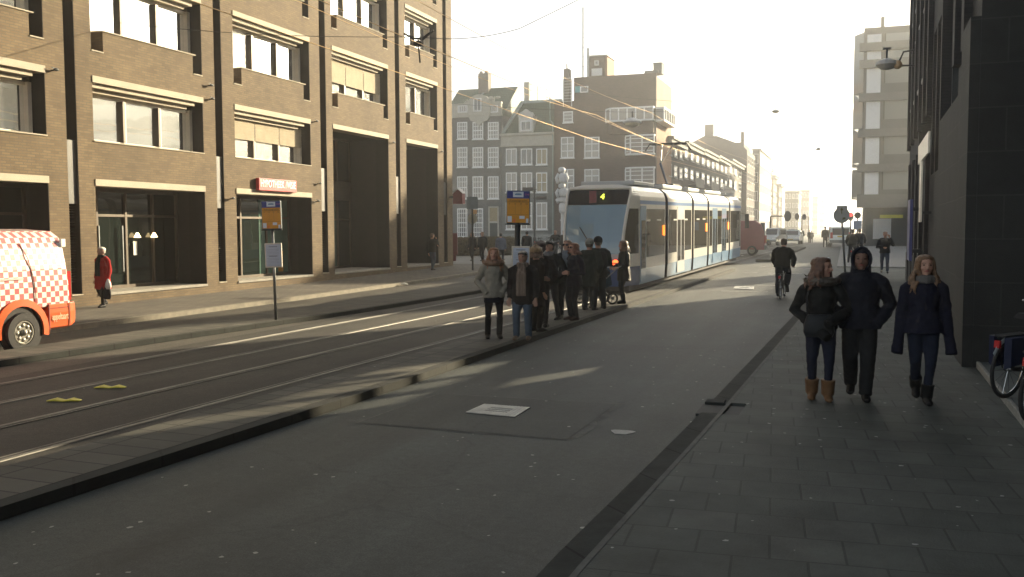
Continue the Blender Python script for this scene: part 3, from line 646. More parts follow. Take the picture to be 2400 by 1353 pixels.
t = MB(); x, z = L2(g3, 1371, 180); x1, z1 = L2(g3, 1409, 125); t.box(x, 1.5, hM, x1, 5, z1); tu = t.build('turret', BRN, g3)
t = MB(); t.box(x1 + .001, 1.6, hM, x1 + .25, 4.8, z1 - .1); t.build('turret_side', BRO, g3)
t = MB(); t.box(x - .05, 1.45, z1, x1 + .3, 5.1, z1 + .12); t.build('turret_roof', STONE, tu)
a = L2(g3, 1385, 137); c_ = L2(g3, 1395, 148); win(g3, a[0], c_[0], c_[1], a[1], nx=1, nz=1, y=1.48, sill=False)
a = L2(g3, 1378, 156); c_ = L2(g3, 1403, 172); q = MB(); q.box(a[0], 1.42, c_[1], c_[0], 1.495, a[1]); q.build('turret_panel', WFR, g3)
q = MB(); x, z = L2(g3, 1368, 178)
for dx, top in ((0, 12), (.55, 110)): 
    zt = L2(g3, 1368, top)[1]; q.tube([(x + dx - .3, .8, hM), (x + dx - .3, .8, zt)], .12 if dx else .08, 6)
for k in range(4): q.bar((x - .5, .8, hM + 1.2 + k), (x + .4, .8, hM + 1.2 + k), .04, .04)
q.build('antenna_mast', MET, g3)
q = MB(); x, z = L2(g3, 1345, 192); z0 = L2(g3, 1345, 238)[1]
for dx in (0, .9): q.tube([(x - 1.1 + dx, -.12, z0 - .5), (x - 1.1 + dx, -.12, hM - .1)], .05, 6)
for k in range(9): q.bar((x - 1.1, -.12, z0 + k * .3), (x - .2, -.12, z0 + k * .3), .03, .03)
q.build('roof_ladder', WFR, g3)
wpx(g3, 1360, 203, 1379, 217, nx=1, nz=1, sill=False)
a = L2(g3, 1348, 203); c_ = L2(g3, 1360, 217); q = MB(); q.box(a[0], -.07, c_[1], c_[0], .0, a[1]); q.build('shutter', M('teal_shutter', (.06, .32, .36), .6), g3)
wpx(g3, 1320, 262, 1343, 287, nx=1, nz=3, sash=False, gm=CUR2)
for (x0, x1) in ((1315, 1346), (1370, 1405)):
    for (y0, y1) in ((322, 370), (397, 444), (480, 515)): wpx(g3, x0, y0, x1, y1, nx=2, nz=3, sash=False, gm=CUR2, mw=.1)
def bay(px0, py0, px1, py1, nx, nz, proj, under):
    a = L2(g3, px0, py0); c = L2(g3, px1, py1); x0, x1, z0, z1 = a[0], c[0] , c[1], a[1]
    b = MB(); pl = [(x0, .0), (x0 + .7, -proj), (x1 + .1, -proj), (x1 + .1, 0.0)]
    b.prism(pl, 'z', z0, z0 + .16); b.prism(pl, 'z', z1 - .16, z1)
    for i in range(nx + 1):
        x = x0 + .7 + (x1 - x0 - .65) * i / nx; b.box(x - .07, -proj, z0 + .16, x + .07, -proj + .1, z1 - .16)
    b.bar((x0 + .05, -.03, z0 + .16), (x0 + .05, -.03, z1 - .16), .12, .12, (0, 1, 0))
    for i in range(1, nz): z = z0 + (z1 - z0) * i / nz; b.box(x0 + .7, -proj + .01, z - .04, x1 + .05, -proj + .07, z + .04); b.bar((x0, 0, z), (x0 + .7, -proj + .02, z), .06, .08)
    o = b.build('bay_window', WFR, g3)
    q = MB(); q.prism([(x0 + .05, .0), (x0 + .72, -proj + .05), (x1 + .05, -proj + .05), (x1 + .05, 0.0)], 'z', z0 + .16, z1 - .16); q.build('pane', CUR2, o)
    if under: q = MB(); q.prism([(x0 + .3, .0), (x0 + .9, -proj + .2), (x1 + .05, -proj + .2), (x1 + .05, 0.0)], 'z', z0 - 1.2, z0 - .002); q.build('bay_base', BRN, o)
    return o
bay(1419, 256, 1533, 284, 5, 1, .9, True); bay(1465, 318, 1534, 363, 2, 5, .7, False); bay(1465, 393, 1534, 441, 2, 5, .7, False); bay(1465, 470, 1534, 520, 2, 5, .7, False)
b = MB(); z0, z1 = L2(g3, 1535, 286)[1], L2(g3, 1535, 252)[1]; b.box(w3 + .002, -.3, z0, w3 + .9, 6.5, z0 + .2); b.box(w3 + .002, -.3, z1 - .2, w3 + .9, 6.5, z1)
for y in (-.25, .9, 2.3, 3.7, 5.1, 6.3): b.box(w3 + .75, y, z0 + .2, w3 + .9, y + .14, z1 - .2)
o = b.build('corner_bay', WFR, g3)
b = MB(); b.box(w3 + .003, -.2, z0 + .2, w3 + .74, 6.4, z1 - .2); b.build('pane', CUR2, o)
# ------------------------------------------------------------------ row of houses along the left side of the far street (local x runs along the street)
RWF = M('row_window_frame', (.36, .37, .35), .6, var=.2, vs=.3); RST = M('row_trim', (.24, .24, .21), .8, var=.3, vs=.5)
rowX = -13.2
XR = onY(1558, 540, YC + DEP)[0]
def row_house(y0, y1, X, top_px, mat, name, label, nfl=5, ncol=3, gable=None, cream=None, roofm=None, winm=None, cat='house', balc=False, cornice=True, dx=0., base=.2):
    r = empty(name, (X, y0, base - .3), R_(90), label=label, cat=cat); w = y1 - y0
    h = zat(top_px[0], top_px[1], X, y0) - r.location.z
    b = MB(); b.box(0, 0, 0, w, 12, h); b.build('wall', mat, r)
    if cornice: b = MB(); b.box(-.05, -.55, h - .6, w + .05, .3, h - .15); b.box(-.1, -.75, h - .15, w + .1, .4, h + .15); b.build('cornice', cream or RST, r)
    if gable:
        b = MB(); b.add([(0, .3, h + .1), (w, .3, h + .1), (w, 12, h + .1), (0, 12, h + .1), (0, 5, h + gable), (w, 5, h + gable)], [(0, 1, 5, 4), (2, 3, 4, 5), (3, 0, 4), (1, 2, 5)]); b.build('roof', roofm or mat, r)
        b = MB(); b.box(.2, 4.3, h + gable * .6, 1.2, 5.6, h + gable + 1.4); b.build('chimney', mat, r)
    fl = h / (nfl + .2)
    for k in range(nfl):
        for i in range(ncol):
            cx = w * (i + .5) / ncol; ww = w / ncol * .27; z0 = k * fl + fl * .3 + .3
            win(r, cx - ww, cx + ww, z0, z0 + fl * .58, nx=2, nz=2, fw=.14, mw=.09, gm=winm or GLB, sash=False, fm=RWF)
        if balc and k in (2, 3):
            b = MB(); b.box(w * .25, -1.1, k * fl + .1, w * .75, -.1, k * fl + .35); b.box(w * .25, -1.1, k * fl + .35, w * .75, -1.0, k * fl + 1.2); b.build('balcony', cream or RST, r)
    return r
xs = [1562, 1600, 1640, 1675, 1705, 1737]
def yrow(px, X): return onX(px, 540, X)[0]
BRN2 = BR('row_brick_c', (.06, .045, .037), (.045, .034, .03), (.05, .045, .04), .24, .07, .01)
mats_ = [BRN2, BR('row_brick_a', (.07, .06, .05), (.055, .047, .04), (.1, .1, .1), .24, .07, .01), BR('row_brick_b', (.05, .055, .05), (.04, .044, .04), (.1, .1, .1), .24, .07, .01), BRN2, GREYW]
tops = [(1566, 322), (1600, 333), (1640, 352), (1677, 366), (1706, 374)]
labs = ['dark narrow house beside the brown corner building', 'brown house with white cornice, second past the corner building', 'dark green grey house with pale balconies above the tram roof', 'brown house with bright cornice, two doors before the tall gable', 'grey house with pale cornice just before the tall gable']
XRW = XR + .6
for i in range(5):
    row_house(yrow(xs[i], XRW), yrow(xs[i + 1], XRW) - .02, XRW - .05 * (i % 2), tops[i], mats_[i], 'row_house', labs[i], nfl=5 if i < 2 else 5, ncol=3, gable=2.5 if i in (0, 2) else None, balc=i in (1, 2, 3))
gy0 = yrow(1737, XRW)
GB = BR('pink_grey_brick', (.11, .08, .07), (.09, .07, .06), (.08, .07, .065), .24, .07, .01)
gx = XRW + .9
r = row_house(gy0, gy0 + 16, gx, (1745, 352), GB, 'gabled_block', 'tall gabled brick block with chimney above the tram front', nfl=5, ncol=4, gable=None, cat='building', cornice=False)
h = zat(1745, 352, gx, gy0) - r.location.z
hp = zat(1710, 318, gx - 6, gy0) - r.location.z
b = MB(); b.prism([(0, h), (15, h), (15, h + .5), (9.5, hp - .8), (8.0, hp), (5.5, hp), (4, hp - .6), (1, h + 1.)], 'x', 0, 1.5); b.box(1.5, 1, h, 15.9, 11, hp - 1.2); b.build('gable', GB, r)
b = MB(); b.box(.2, 6.2, hp, 1.4, 7.8, hp + 2.2); b.build('chimney', GB, r)
b = MB(); b.box(.3, .6, h + .5, .9, 1.2, hp + .6); b.build('chimney', GB, r)
# white fronted modern block, then the receding sunlit row and far blocks
def block(pxl, pxr, ytop, Yd, depth, mat, name, label, nfl=5, ncol=4, cat='building', face=True):
    x0 = onY(pxl, 540, Yd)[0]; x1, zt = onY(pxr, ytop, Yd); base = zr(Yd)
    r = empty(name, (x0, Yd, base - .3), label=label, cat=cat); w = x1 - x0; h = zt - base + .3
    b = MB(); b.box(0, 0, 0, w, depth, h); b.build('wall', mat, r)
    b = MB(); b.box(-.1, -.15, h, w + .25, depth, h + .35); b.build('parapet', STONE, r)
    fl = h / nfl
    if face:
        for k in range(nfl):
            for i in range(ncol):
                cx = w * (i + .5) / ncol; ww = w / ncol * .3; win(r, cx - ww, cx + ww, k * fl + fl * .25, k * fl + fl * .8, nx=2, nz=1, gm=GLB, sash=False, sill=False)
    b = MB()
    for k in range(nfl): b.box(w, .6, k * fl + fl * .2, w + .08, depth - .6, k * fl + fl * .72)
    b.build('ribbon_window', WFR, r)
    return r
CON = M('pale_concrete', (.42, .36, .28), .8, var=.15, vs=1)
block(1761, 1781, 352, gy0 + 17, 30, M('grey_render', (.2, .19, .17), .85, var=.15, vs=1), 'apartment_block', 'grey block with white banded street front past the gabled block', 5, 1)
q = gy0 + 48
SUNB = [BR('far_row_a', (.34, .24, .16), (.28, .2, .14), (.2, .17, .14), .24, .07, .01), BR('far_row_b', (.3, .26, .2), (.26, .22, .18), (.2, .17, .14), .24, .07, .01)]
FARL = ['tall narrow sunlit house past the white banded block', 'cream sunlit house with dark gable in the hazy row', 'lower sunlit house with bay front in the hazy row', 'pale house where the hazy sunlit row ends']
ly = q
for i, (pxa, pxb, ty) in enumerate(((1783, 1795, 385), (1795, 1808, 392), (1808, 1822, 412), (1822, 1838, 432))):
    Xi = onY(pxa, 540, ly)[0]
    ye = ly + 14
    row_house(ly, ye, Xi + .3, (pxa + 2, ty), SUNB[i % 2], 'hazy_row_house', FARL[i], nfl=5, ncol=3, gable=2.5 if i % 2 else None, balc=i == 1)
    ly = ye + .5
block(1838, 1872, 450, 285, 14, M('far_dark', (.12, .115, .1), .9, var=.2), 'far_block', 'dark square block on the far left end of the hazy street', 5, 4)
FB2 = ['hazy tall block just right of the dark far block', 'hazy lower block in the distance, two along from the dark one', 'palest small block at the vanishing point of the street']
for i, (a, c, ty, Yd) in enumerate(((1873, 1897, 447, 330), (1897, 1917, 462, 400), (1917, 1932, 470, 480))):
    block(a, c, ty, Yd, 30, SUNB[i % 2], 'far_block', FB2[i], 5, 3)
# ------------------------------------------------------------------ grey office block on the right beyond the side street
YF = 85.
fx0, fzt = onY(2026, 66, YF); fx1 = 14.0
FO = empty('office_block', (fx0, YF, zr(YF) - .2), label='hazy grey office block with ribbon windows beyond the side street on the right', cat='building')
FG = M('office_grey', (.095, .10, .10), .75, var=.12, vs=1); H_ = fzt - FO.location.z
lv = [onY(2060, y, YF)[1] - FO.location.z for y in (66, 104, 144, 222, 306, 388, 470)]
b = MB(); WW = fx1 - fx0
b.box(0, 0, lv[6], WW, 24, H_); b.build('wall', FG, FO)
b = MB()
for z in lv[1:6]: b.box(-.35, -.35, z - .55, WW, -.002, z + .12)
b.box(-.35, -.35, lv[6] - .6, WW, .6, lv[6] + .5); b.build('floor_band', M('band_grey', (.12, .125, .12), .8, var=.1), FO)
GLO = glass('office_glass', (.2, .22, .21), 1.6, .08)
for i in range(6):
    z1 = lv[i] - (.55 if i else .5); z0 = lv[i + 1] + (.9 if i > 1 else .2)
    if z1 - z0 < .4: z0 = lv[i + 1] + .3
    b = MB(); b.box(1.6, -.05, z0, WW, .01, z1); o = b.build('ribbon_window', GLO, FO)
    b = MB()
    for k in range(5): b.box(1.6 + k * 2.2, -.12, z0, 1.7 + k * 2.2, -.051, z1)
    b.build('mullion', METD, o)
    b = MB(); b.prism([(-.02, .3), (-.75, 1.6), (-.02, 6)], 'z', z0 - .6, z1 + .3); b.prism([(-.02, 6.2), (-.75, 7.6), (-.02, 12)], 'z', z0 - .6, z1 + .3); b.build('street_bay', GLO, FO)
    b = MB(); b.box(.25, -.07, z0 - .8, 1.35, -.001, z1); b.build('white_panel', WFR, FO)
b = MB(); b.box(1.3, .8, H_, 1.6, 1.2, H_ + 1.); b.box(5, 2, H_, 7, 4, H_ + 1.2); b.build('roof_stack', FG, FO)
b = MB(); b.box(.4, 5.0, 0, WW, 20, lv[6]); b.box(.4, .2, 0, 1.0, .8, lv[6]); b.box(6.4, .2, 0, 7, .8, lv[6]); b.build('ground_floor', M('office_dark', (.05, .055, .055), .7), FO)
b = MB(); a_ = onY(2046, 526, YF + 4.9); b.box(a_[0] - fx0, 4.9, .8, a_[0] - fx0 + 1.5, 4.98, 2.6); b.build('bright_opening', WFR, FO)
b = MB(); a_ = onY(2062, 508, YF + .1); b.box(a_[0] - fx0, -.1, a_[1] - FO.location.z - .12, a_[0] - fx0 + 1.8, -.02, a_[1] - FO.location.z + .14); b.build('sign_strip', M('yellow_strip', (.4, .38, .03), .5), FO)
def plain(x0, y0, x1, y1, h, label):  # unseen blocks, added to shape where the sun's shadows fall
    r = empty('added_shadow_block', ((x0 + x1) / 2, y0, .3), label=label, cat='building'); w = (x1 - x0) / 2
    b = MB(); b.box(-w, 0, 0, w, y1 - y0, h); b.build('wall', FG, r)
    for k in range(int(h // 3.2)):
        b = MB(); b.box(-w + .4, -.05, k * 3.2 + 1.2, w - .4, .01, k * 3.2 + 2.9); b.build('ribbon_window', GLO, r)
plain(14.02, 86, 20.9, 105, 11.5, 'unseen low block added behind the dark stone building to leave a sun gap')
plain(21.8, 84, 23.4, 86.5, 27.0, 'unseen slim block added behind the dark stone building to cast shade')
plain(23.5, 86, 28.4, 105, 12.5, 'unseen low block added past the slim one to let sun through')
plain(28.5, 84, 60, 105, 19.0, 'unseen long block added beyond the side street to shape the sunlight')
plain(8, 140, 20, 216, 27.0, 'unseen long block added behind the grey office block to shade the far row')
# ------------------------------------------------------------------ tram
def proj(p):
    v = Vector(p) - Vector((0, 0, EYE)); w = v.dot(FW); return CX + FPX * v.dot(RT) / w, CY - FPX * v.dot(UP) / w
HD = R_(2.3); hv = Vector((math.sin(HD), math.cos(HD), 0)); rv = Vector((math.cos(HD), -math.sin(HD), 0))
P1 = gp(1500, 668, .25); Zn = 1.15
root0 = P1 - rv * 1.2 - hv * Zn
def s_at(px):
    lo, hi = 0., 60.
    for _ in range(50):
        m = (lo + hi) / 2
        if proj(P1 + hv * m + Vector((0, 0, 1.5 + .012 * m)))[0] < px: lo = m
        else: hi = m
    return lo + Zn
JS = [s_at(x) for x in (1562.5, 1624, 1660, 1710, 1736)]
TL = JS[-1]
TR = empty('tram', (root0.x, root0.y, zr(root0.y)), label='white and blue articulated tram showing number 4 on its dark rear', cat='tram')
TR.rotation_euler = (R_(.72), 0, -HD)
TWH = M('tram_white', (.74, .72, .66), .28, var=.04, vs=1, coat=.4); TBL = M('tram_blue', (.15, .28, .44), .3, var=.06, vs=1, coat=.4)
TST = M('tram_stripe_blue', (.09, .2, .42), .3, var=0); TDB = M('tram_dark_blue', (.03, .07, .20), .35, var=.05)
TGL = glass('tram_glass', (.018, .017, .014), 1.7, .03); TDK = M('tram_bellows', (.012, .013, .017), .9, var=.3)
TSH = M('tram_grey', (.40, .42, .44), .4, var=.05)
ZB = [.25, .73, 2.80, 2.92, 3.05, 3.22, 3.36, 3.42]
XW = [1.17, 1.2, 1.2, 1.2, 1.19, 1.12, .95, .6]
ZM = [TBL, TWH, TST, TWH, TWH, TWH, TWH]
b_mats = [TBL, TWH, TST, TDK]; zmi = [0, 1, 2, 1, 1, 1, 1]
def tram_body(s0, s1, name='car_body'):
    b = MB()
    for sd_ in (1, -1):
        for k in range(7):
            b.mi = zmi[k]; b.add([(sd_ * XW[k], s0, ZB[k]), (sd_ * XW[k], s1, ZB[k]), (sd_ * XW[k + 1], s1, ZB[k + 1]), (sd_ * XW[k + 1], s0, ZB[k + 1])], [(0, 1, 2, 3)])
    b.mi = 1; b.add([(-.6, s0, 3.42), (.6, s0, 3.42), (.6, s1, 3.42), (-.6, s1, 3.42)], [(0, 1, 2, 3)])
    b.mi = 3
    for s in (s0, s1):
        pl = [(XW[k], s, ZB[k]) for k in range(8)] + [(-XW[k], s, ZB[k]) for k in range(7, -1, -1)]; b.add(pl, [tuple(range(16))])
    return b.build(name, b_mats, TR)
GAP = .2
segs = [(Zn, JS[0] - GAP)] + [(JS[i] + GAP, JS[i + 1] - GAP) for i in range(3)] + [(JS[3] + GAP, JS[4])]
for i, (a, c) in enumerate(segs):
    bd = tram_body(a, c)
    def pane(y0, y1, z0=1.09, z1=2.65, mat=TGL, name='side_window'):
        for sx in (1, -1):
            q = MB(); q.box(sx * 1.2, y0, z0, sx * 1.207, y1, z1); q.build(name, mat, bd)
    def door(y0, y1):
        for sx in (1, -1):
            q = MB(); q.box(sx * 1.2, y0, .32, sx * 1.212, y1, 2.75); d = q.build('door', TSH if i in (1,) else TBL, bd)
            m = (y0 + y1) / 2; n = 2 if y1 - y0 > 1. else 1
            for k in range(n):
                u0 = y0 + (y1 - y0) * k / n + .07; u1 = y0 + (y1 - y0) * (k + 1) / n - .07
                q = MB(); q.box(sx * 1.212, u0, .75, sx * 1.217, u1, 2.28); q.build('door_glass', TGL, d)
    L_ = c - a
    if i == 0: door(a + .05, a + .75); pane(a + .85, c - .12)
    elif i == 1: pane(a + .15, a + L_ * .34); door(a + L_ * .36, a + L_ * .66); pane(a + L_ * .68, c - .15)
    elif i == 2: pane(a + .12, c - .12)
    elif i == 3: pane(a + .1, a + L_ * .14); door(a + L_ * .16, a + L_ * .38); pane(a + L_ * .4, a + L_ * .6); door(a + L_ * .62, a + L_ * .84); pane(a + L_ * .86, c - .1)
    else: pane(a + .1, c - .5); pane(c - .4, c - .12, .8)
    if i in (0, 2, 3):
        q = MB(); q.box(1.208, c - .42, 1.75, 1.24, c - .22, 2.1); q.build('indicator_lamp', emit('indicator_orange', (1., .22, .02), .7), bd)
    for y in (a + L_ * .28, a + L_ * .72):
        if i in (0, 1, 2):
            q = MB(); q.box(1.208, y - .3, 2.25, 1.214, y + .3, 2.31); q.build('window_rail', TWH, bd)
    if i < 4:
        q = MB(); e = JS[i]
        pl = [(-1.04, .3), (1.04, .3), (1.04, 3.0), (.85, 3.2), (-.85, 3.2), (-1.04, 3.0)]
        q.prism(pl, 'y', e - GAP - .02, e + GAP + .02); q.build('bellows', TDK, TR)
    q = MB(); q.box(-.9, a + L_ * .12, 3.421, .9, c - L_ * .12, 3.56); q.build('roof_unit', TSH, bd, bevel=.03)
# rear end: leaning dark screen between curved pillars
zs = [.25, .5, .73, .85, 1.05, 1.35, 1.7, 2.05, 2.4, 2.75, 2.95, 3.15, 3.3, 3.42]
def ff(z): return .12 * max(0, .8 - z) / .55 + .85 * (max(0, z - 1.3) / 2.1) ** 1.7
def hw(z): return .93 + .12 * max(0, (z - 1.3) / 2.1) ** 1.3
def wside(z):
    for k in range(7):
        if z <= ZB[k + 1]: return XW[k] + (XW[k + 1] - XW[k]) * (z - ZB[k]) / (ZB[k + 1] - ZB[k])
    return .6
def hwc(z): return min(hw(z), wside(z) - .02)
def outl(z, t):                                                    # t 0..1 left facet, face, right facet
    o = [(-wside(z), Zn), (-hwc(z), ff(z)), (-hwc(z) * .5, ff(z) - .06), (0, ff(z) - .08), (hwc(z) * .5, ff(z) - .06), (hwc(z), ff(z)), (wside(z), Zn)]
    return o
def skin(z0, z1, i0, i1, off=0., n=4, shrink=0.):
    b = MB(); rows = []
    for k in range(n + 1):
        z = z0 + (z1 - z0) * k / n; o = outl(z, 0)[i0:i1 + 1]
        o = [Vector((p[0], p[1], z)) for p in o]
        if shrink:
            d = (o[-1] - o[0]).normalized(); o[0] = o[0] + d * shrink; o[-1] = o[-1] - d * shrink
        for p in o:
            cdir = Vector((p.x * .5, p.y - 2.2, 0)).normalized(); p += cdir * off
        rows.append(o)
    m = i1 - i0 + 1
    b.add([p for r in rows for p in r], [(k * m + i, k * m + i + 1, (k + 1) * m + i + 1, (k + 1) * m + i) for k in range(n) for i in range(m - 1)])
    return b
b = MB()
for mi, z0, z1 in ((0, .25, .85), (1, .85, 3.0), (1, 3.0, 3.42)):
    s = skin(z0, z1, 0, 6, 0, 6); b.mi = mi; b.add(s.v, s.f)
b.mi = 1; o = [Vector((p[0], p[1], 3.42)) for p in outl(3.42, 0)]; b.add(o, [tuple(range(7))])
nose = b.build('rear_nose', [TDB, TWH], TR)
ws = skin(1.25, 2.78, 1, 5, .012, 8, .04).build('windscreen', glass('tram_screen', (.17, .28, .37), 1.6, .05), nose)
ds = skin(2.785, 3.26, 1, 5, .014, 4, .03).build('destination_display', M('display_black', (.010, .009, .011), .5, var=0, spec=.15), nose)
skin(.86, 1.245, 1, 5, .008, 3, .03).build('lower_panel', M('tram_silver', (.36, .39, .42), .35, .2, var=.04), nose)
skin(1.25, 2.66, 5, 6, .01, 6, .1).build('corner_window', TGL, nose); skin(1.25, 2.66, 0, 1, .01, 6, .1).build('corner_window', TGL, nose)
for sx in (-1, 1):
    q = MB(); q.tube([(sx * (hwc(z) - .0), ff(z) - .03, z) for z in zs[2:13]], .045, 6); q.build('pillar', TWH, nose, smooth=True)
q = MB(); q.tube([(x, ff(3.3) - .07 + .06 * abs(x), 3.3) for x in (-1, -.5, 0, .5, 1)], .07, 6); q.build('roof_edge', TWH, nose)
t = text('4', .27, 'route_number', emit('display_yellow', (.75, .85, .05), 1.1), ds, (.18, ff(3.0) - .16, 3.03), (R_(90) - R_(28), 0, 0), bold=.002)
q = MB(); q.tube([(.1, ff(1.4) - .12, 1.32), (-.45, ff(2.1) - .13, 2.1)], .015, 5); q.build('wiper', BLK, nose)
q = MB(); q.box(-.25, ff(2.9) - .12, 2.83, -.02, ff(2.9) - .1, 3.22); q.build('red_reflection_strip', M('display_red', (.16, .015, .02), .3, var=.3, vs=9), ds)
for sx in (-1, 1):
    q = MB(); q.disc((sx * .74, ff(1.0) - .05, .99), .11, .07, 'y', 20); q.build('tail_light', emit('tail_red', (1., .09, .02), 1.6), nose)
    q = MB(); q.ring((sx * .74, ff(1.0) - .08, .99), .12, .02, 'y', 20, 6); q.build('lamp_rim', TDB, nose)
    q = MB(); q.box(sx * .74 - .1, ff(1.0) - .095, .965, sx * .74 + .1, ff(1.0) - .088, 1.0); q.build('lamp_bar', M('lamp_dark_red', (.12, .01, .01), .4, var=0), nose)
q = MB(); q.box(-1.05, .35, .1, 1.05, TL - .4, .26); q.build('underframe', BLK, TR)
for s in (2.2, JS[1] + 1.3, JS[3] + 1.2):
    for k in (-.55, .55):
        for sx in (-.72, .72):
            q = MB(); q.disc((sx, s + k, .3), .3, .12, 'x', 18); q.build('wheel', STEEL, TR)
q = MB(); px = JS[1] + .2; q.box(-.5, px - .7, 3.55, .5, px + .7, 3.7)
pg = q.build('pantograph', METD, TR)
q = MB(); q.tube([(0, px + .5, 3.7), (0, px - .75, 4.5)], .05, 8); q.build('lower_arm', M('arm_blue', (.10, .13, .22), .4, .3), pg)
q = MB(); q.tube([(0, px - .75, 4.5), (-.25, px + .6, 5.37)], .03, 6); q.tube([(0, px - .75, 4.5), (.25, px + .6, 5.37)], .03, 6); q.build('upper_arm', METD, pg)
q = MB(); q.tube([(-.95, px + .6, 5.1), (-.75, px + .6, 5.39), (.75, px + .6, 5.39), (.95, px + .6, 5.1)], .035, 6); q.tube([(-.75, px + .9, 5.37), (.75, px + .9, 5.37)], .03, 6); q.bar((-.5, px + .6, 5.37), (-.5, px + .9, 5.36), .03, .03); q.bar((.5, px + .6, 5.37), (.5, px + .9, 5.36), .03, .03); q.build('collector_head', METD, pg)
q = MB(); q.tube([(.4, TL - .6, 3.4), (.4, TL - .6, 4.1)], .03, 6); q.box(.2, TL - 2, 3.57, 1., TL - .8, 3.7); q.build('roof_antenna', TWH, TR)
q = MB(); q.bar((1.2, TL - .2, 2.55), (1.55, TL + .1, 2.45), .04, .04); q.box(1.42, TL, 1.75, 1.62, TL + .12, 2.5); q.build('wing_mirror', METD, TR)
# ------------------------------------------------------------------ road vehicles
def wheel(par, x, y, r, w, rim, face=1):
    q = MB(); prof = [(r * .62, -w / 2), (r * .95, -w / 2), (r, -w / 4), (r, w / 4), (r * .95, w / 2), (r * .62, w / 2)]
    n = 26; vs = [(x + h, y + R * math.cos(2 * math.pi * i / n), r + R * math.sin(2 * math.pi * i / n)) for i in range(n) for R, h in prof]; m = 6
    q.add(vs, [(i * m + k, i * m + (k + 1) % m, (i + 1) % n * m + (k + 1) % m, (i + 1) % n * m + k) for i in range(n) for k in range(m)])
    o = q.build('wheel', BLK, par)
    q = MB(); q.disc((x + face * w * .25, y, r), r * .63, w * .3, 'x', 22); q.ring((x + face * w * .42, y, r), r * .55, r * .05, 'x', 22, 6)
    for k in range(8): a = k * math.pi / 4; q.ell((x + face * w * .42, y + r * .36 * math.cos(a), r + r * .36 * math.sin(a)), (.012, .035, .035), 6, 4)
    q.ell((x + face * w * .45, y, r), (.05, r * .16, r * .16)); q.build('rim', rim, o, smooth=False); return o
RIM = M('rim_steel', (.28, .27, .24), .35, .8, var=.3, vs=10)
def checker(name, ca, cb, size):
    m, nt, b = newmat(name); L = nt.links; tc = N(nt, 'ShaderNodeTexCoord')
    mp = N(nt, 'ShaderNodeMapping'); mp.inputs['Scale'].default_value = (0, 1 / size, 1 / size); mp.inputs['Location'].default_value = (.5, .5, .5); L.new(tc.outputs['Object'], mp.inputs[0])
    t = N(nt, 'ShaderNodeTexChecker', Scale=1.); t.inputs['Color1'].default_value = c4(ca); t.inputs['Color2'].default_value = c4(cb); L.new(mp.outputs[0], t.inputs[0])
    L.new(t.outputs[0], b.inputs['Base Color']); b.inputs['Roughness'].default_value = .3; b.inputs['Coat Weight'].default_value = .5; return m
def van_body(b, prof, ys, lean, fr):
    rings = []
    for y in ys:
        rg = []
        for x, z in prof:
            yy = y
            if y == ys[-1]: yy = y - lean * max(0, z - .8) ** 1.6
            if y == ys[0]: yy = y + fr * max(0, z - .9) ** 1.2
            s = .94 if y in (ys[-1], ys[0]) else 1.
            rg.append((x * s, yy, z))
        rings.append(rg)
    b.loft(rings)
yrear = onX(177, 760, -13.15)[0]
WY = onX(52, 782, -13.15)[0] - yrear
VN = empty('delivery_van', (-14.15, yrear, .005), label='delivery van in red and white checks with orange bumper at the left edge', cat='van')
prof = [(-.93, .72), (-.985, .74), (-.985, 1.1), (-.96, 1.4), (-.88, 1.78), (-.8, 1.95), (-.62, 2.06), (0, 2.1), (.62, 2.06), (.8, 1.95), (.88, 1.78), (.96, 1.4), (.985, 1.1), (.985, .74), (.93, .72)]
CHK = checker('red_white_checks', (.78, .76, .70), (.50, .13, .13), .095)
b = MB(); van_body(b, prof, [-4.75, -4.4, -3.4, -.3, -.12, -.04], .20, .55); b.build('body', CHK, VN, bevel=.02)
ORG = M('van_orange', (.62, .10, .02), .32, var=.05, coat=.4)
prof2 = [(-.9, .32), (-.99, .36), (-1.0, .62), (-.99, .78), (.99, .78), (1.0, .62), (.99, .36), (.9, .32)]
b = MB()
for ya, yb in ((WY + .58, 0.02),):
    b.loft([[(x, ya, z) for x, z in prof2], [(x, yb - .12, z) for x, z in prof2], [(x * .97, yb, z if z > .4 else .4) for x, z in prof2], [(x * .9, yb + .09, min(max(z, .45), .74)) for x, z in prof2]])
b.build('rear_bumper', ORG, VN, bevel=.015)
b = MB(); b.loft([[(x * .995, y, z) for x, z in prof2] for y in (-4.72, WY - .58)]); b.build('side_skirt', ORG, VN)
b = MB()
for sx in (-1, 1): b.box(sx * 1.0, -.14, .36, sx * 1.006, -.125, .78); b.box(sx * 1.001, WY + .6, .70, sx * 1.006, -.14, .71); b.box(sx * .9905, WY + .58, .32, sx * 1.007, WY + .6, .78)
b.build('panel_gap', M('gap_dark_red', (.18, .02, .01), .6, var=0), VN)
for wy in (WY, -4.2 + .3):
    for sx in (-1, 1):
        q = MB(); n = 15
        rr = [(.44, .985), (.56, .99), (.56, 1.02), (.44, 1.03)]
        q.loft([[(sx * xx, wy + R * math.cos(math.pi * (k / (n - 1) * 1.12 - .06)), .35 + R * math.sin(math.pi * (k / (n - 1) * 1.12 - .06))) for R, xx in rr] for k in range(n)]); q.build('wheel_arch', ORG, VN)
        q = MB(); q.disc((sx * .975, wy, .38), .445, .035, 'x', 28); q.build('wheel_well', BLK, VN)
        wheel(VN, sx * .94, wy, .345, .22, RIM, sx)
q = MB(); q.box(.9, -.14, .82, .955, -.03, 1.34); q.build('tail_light', M('van_tail_red', (.4, .02, .02), .25, var=0, coat=.6), VN)
q = MB(); q.box(-.955, -.14, .82, -.9, -.03, 1.34); q.build('tail_light', M('van_tail_red', (.4, .02, .02), .25, var=0, coat=.6), VN)
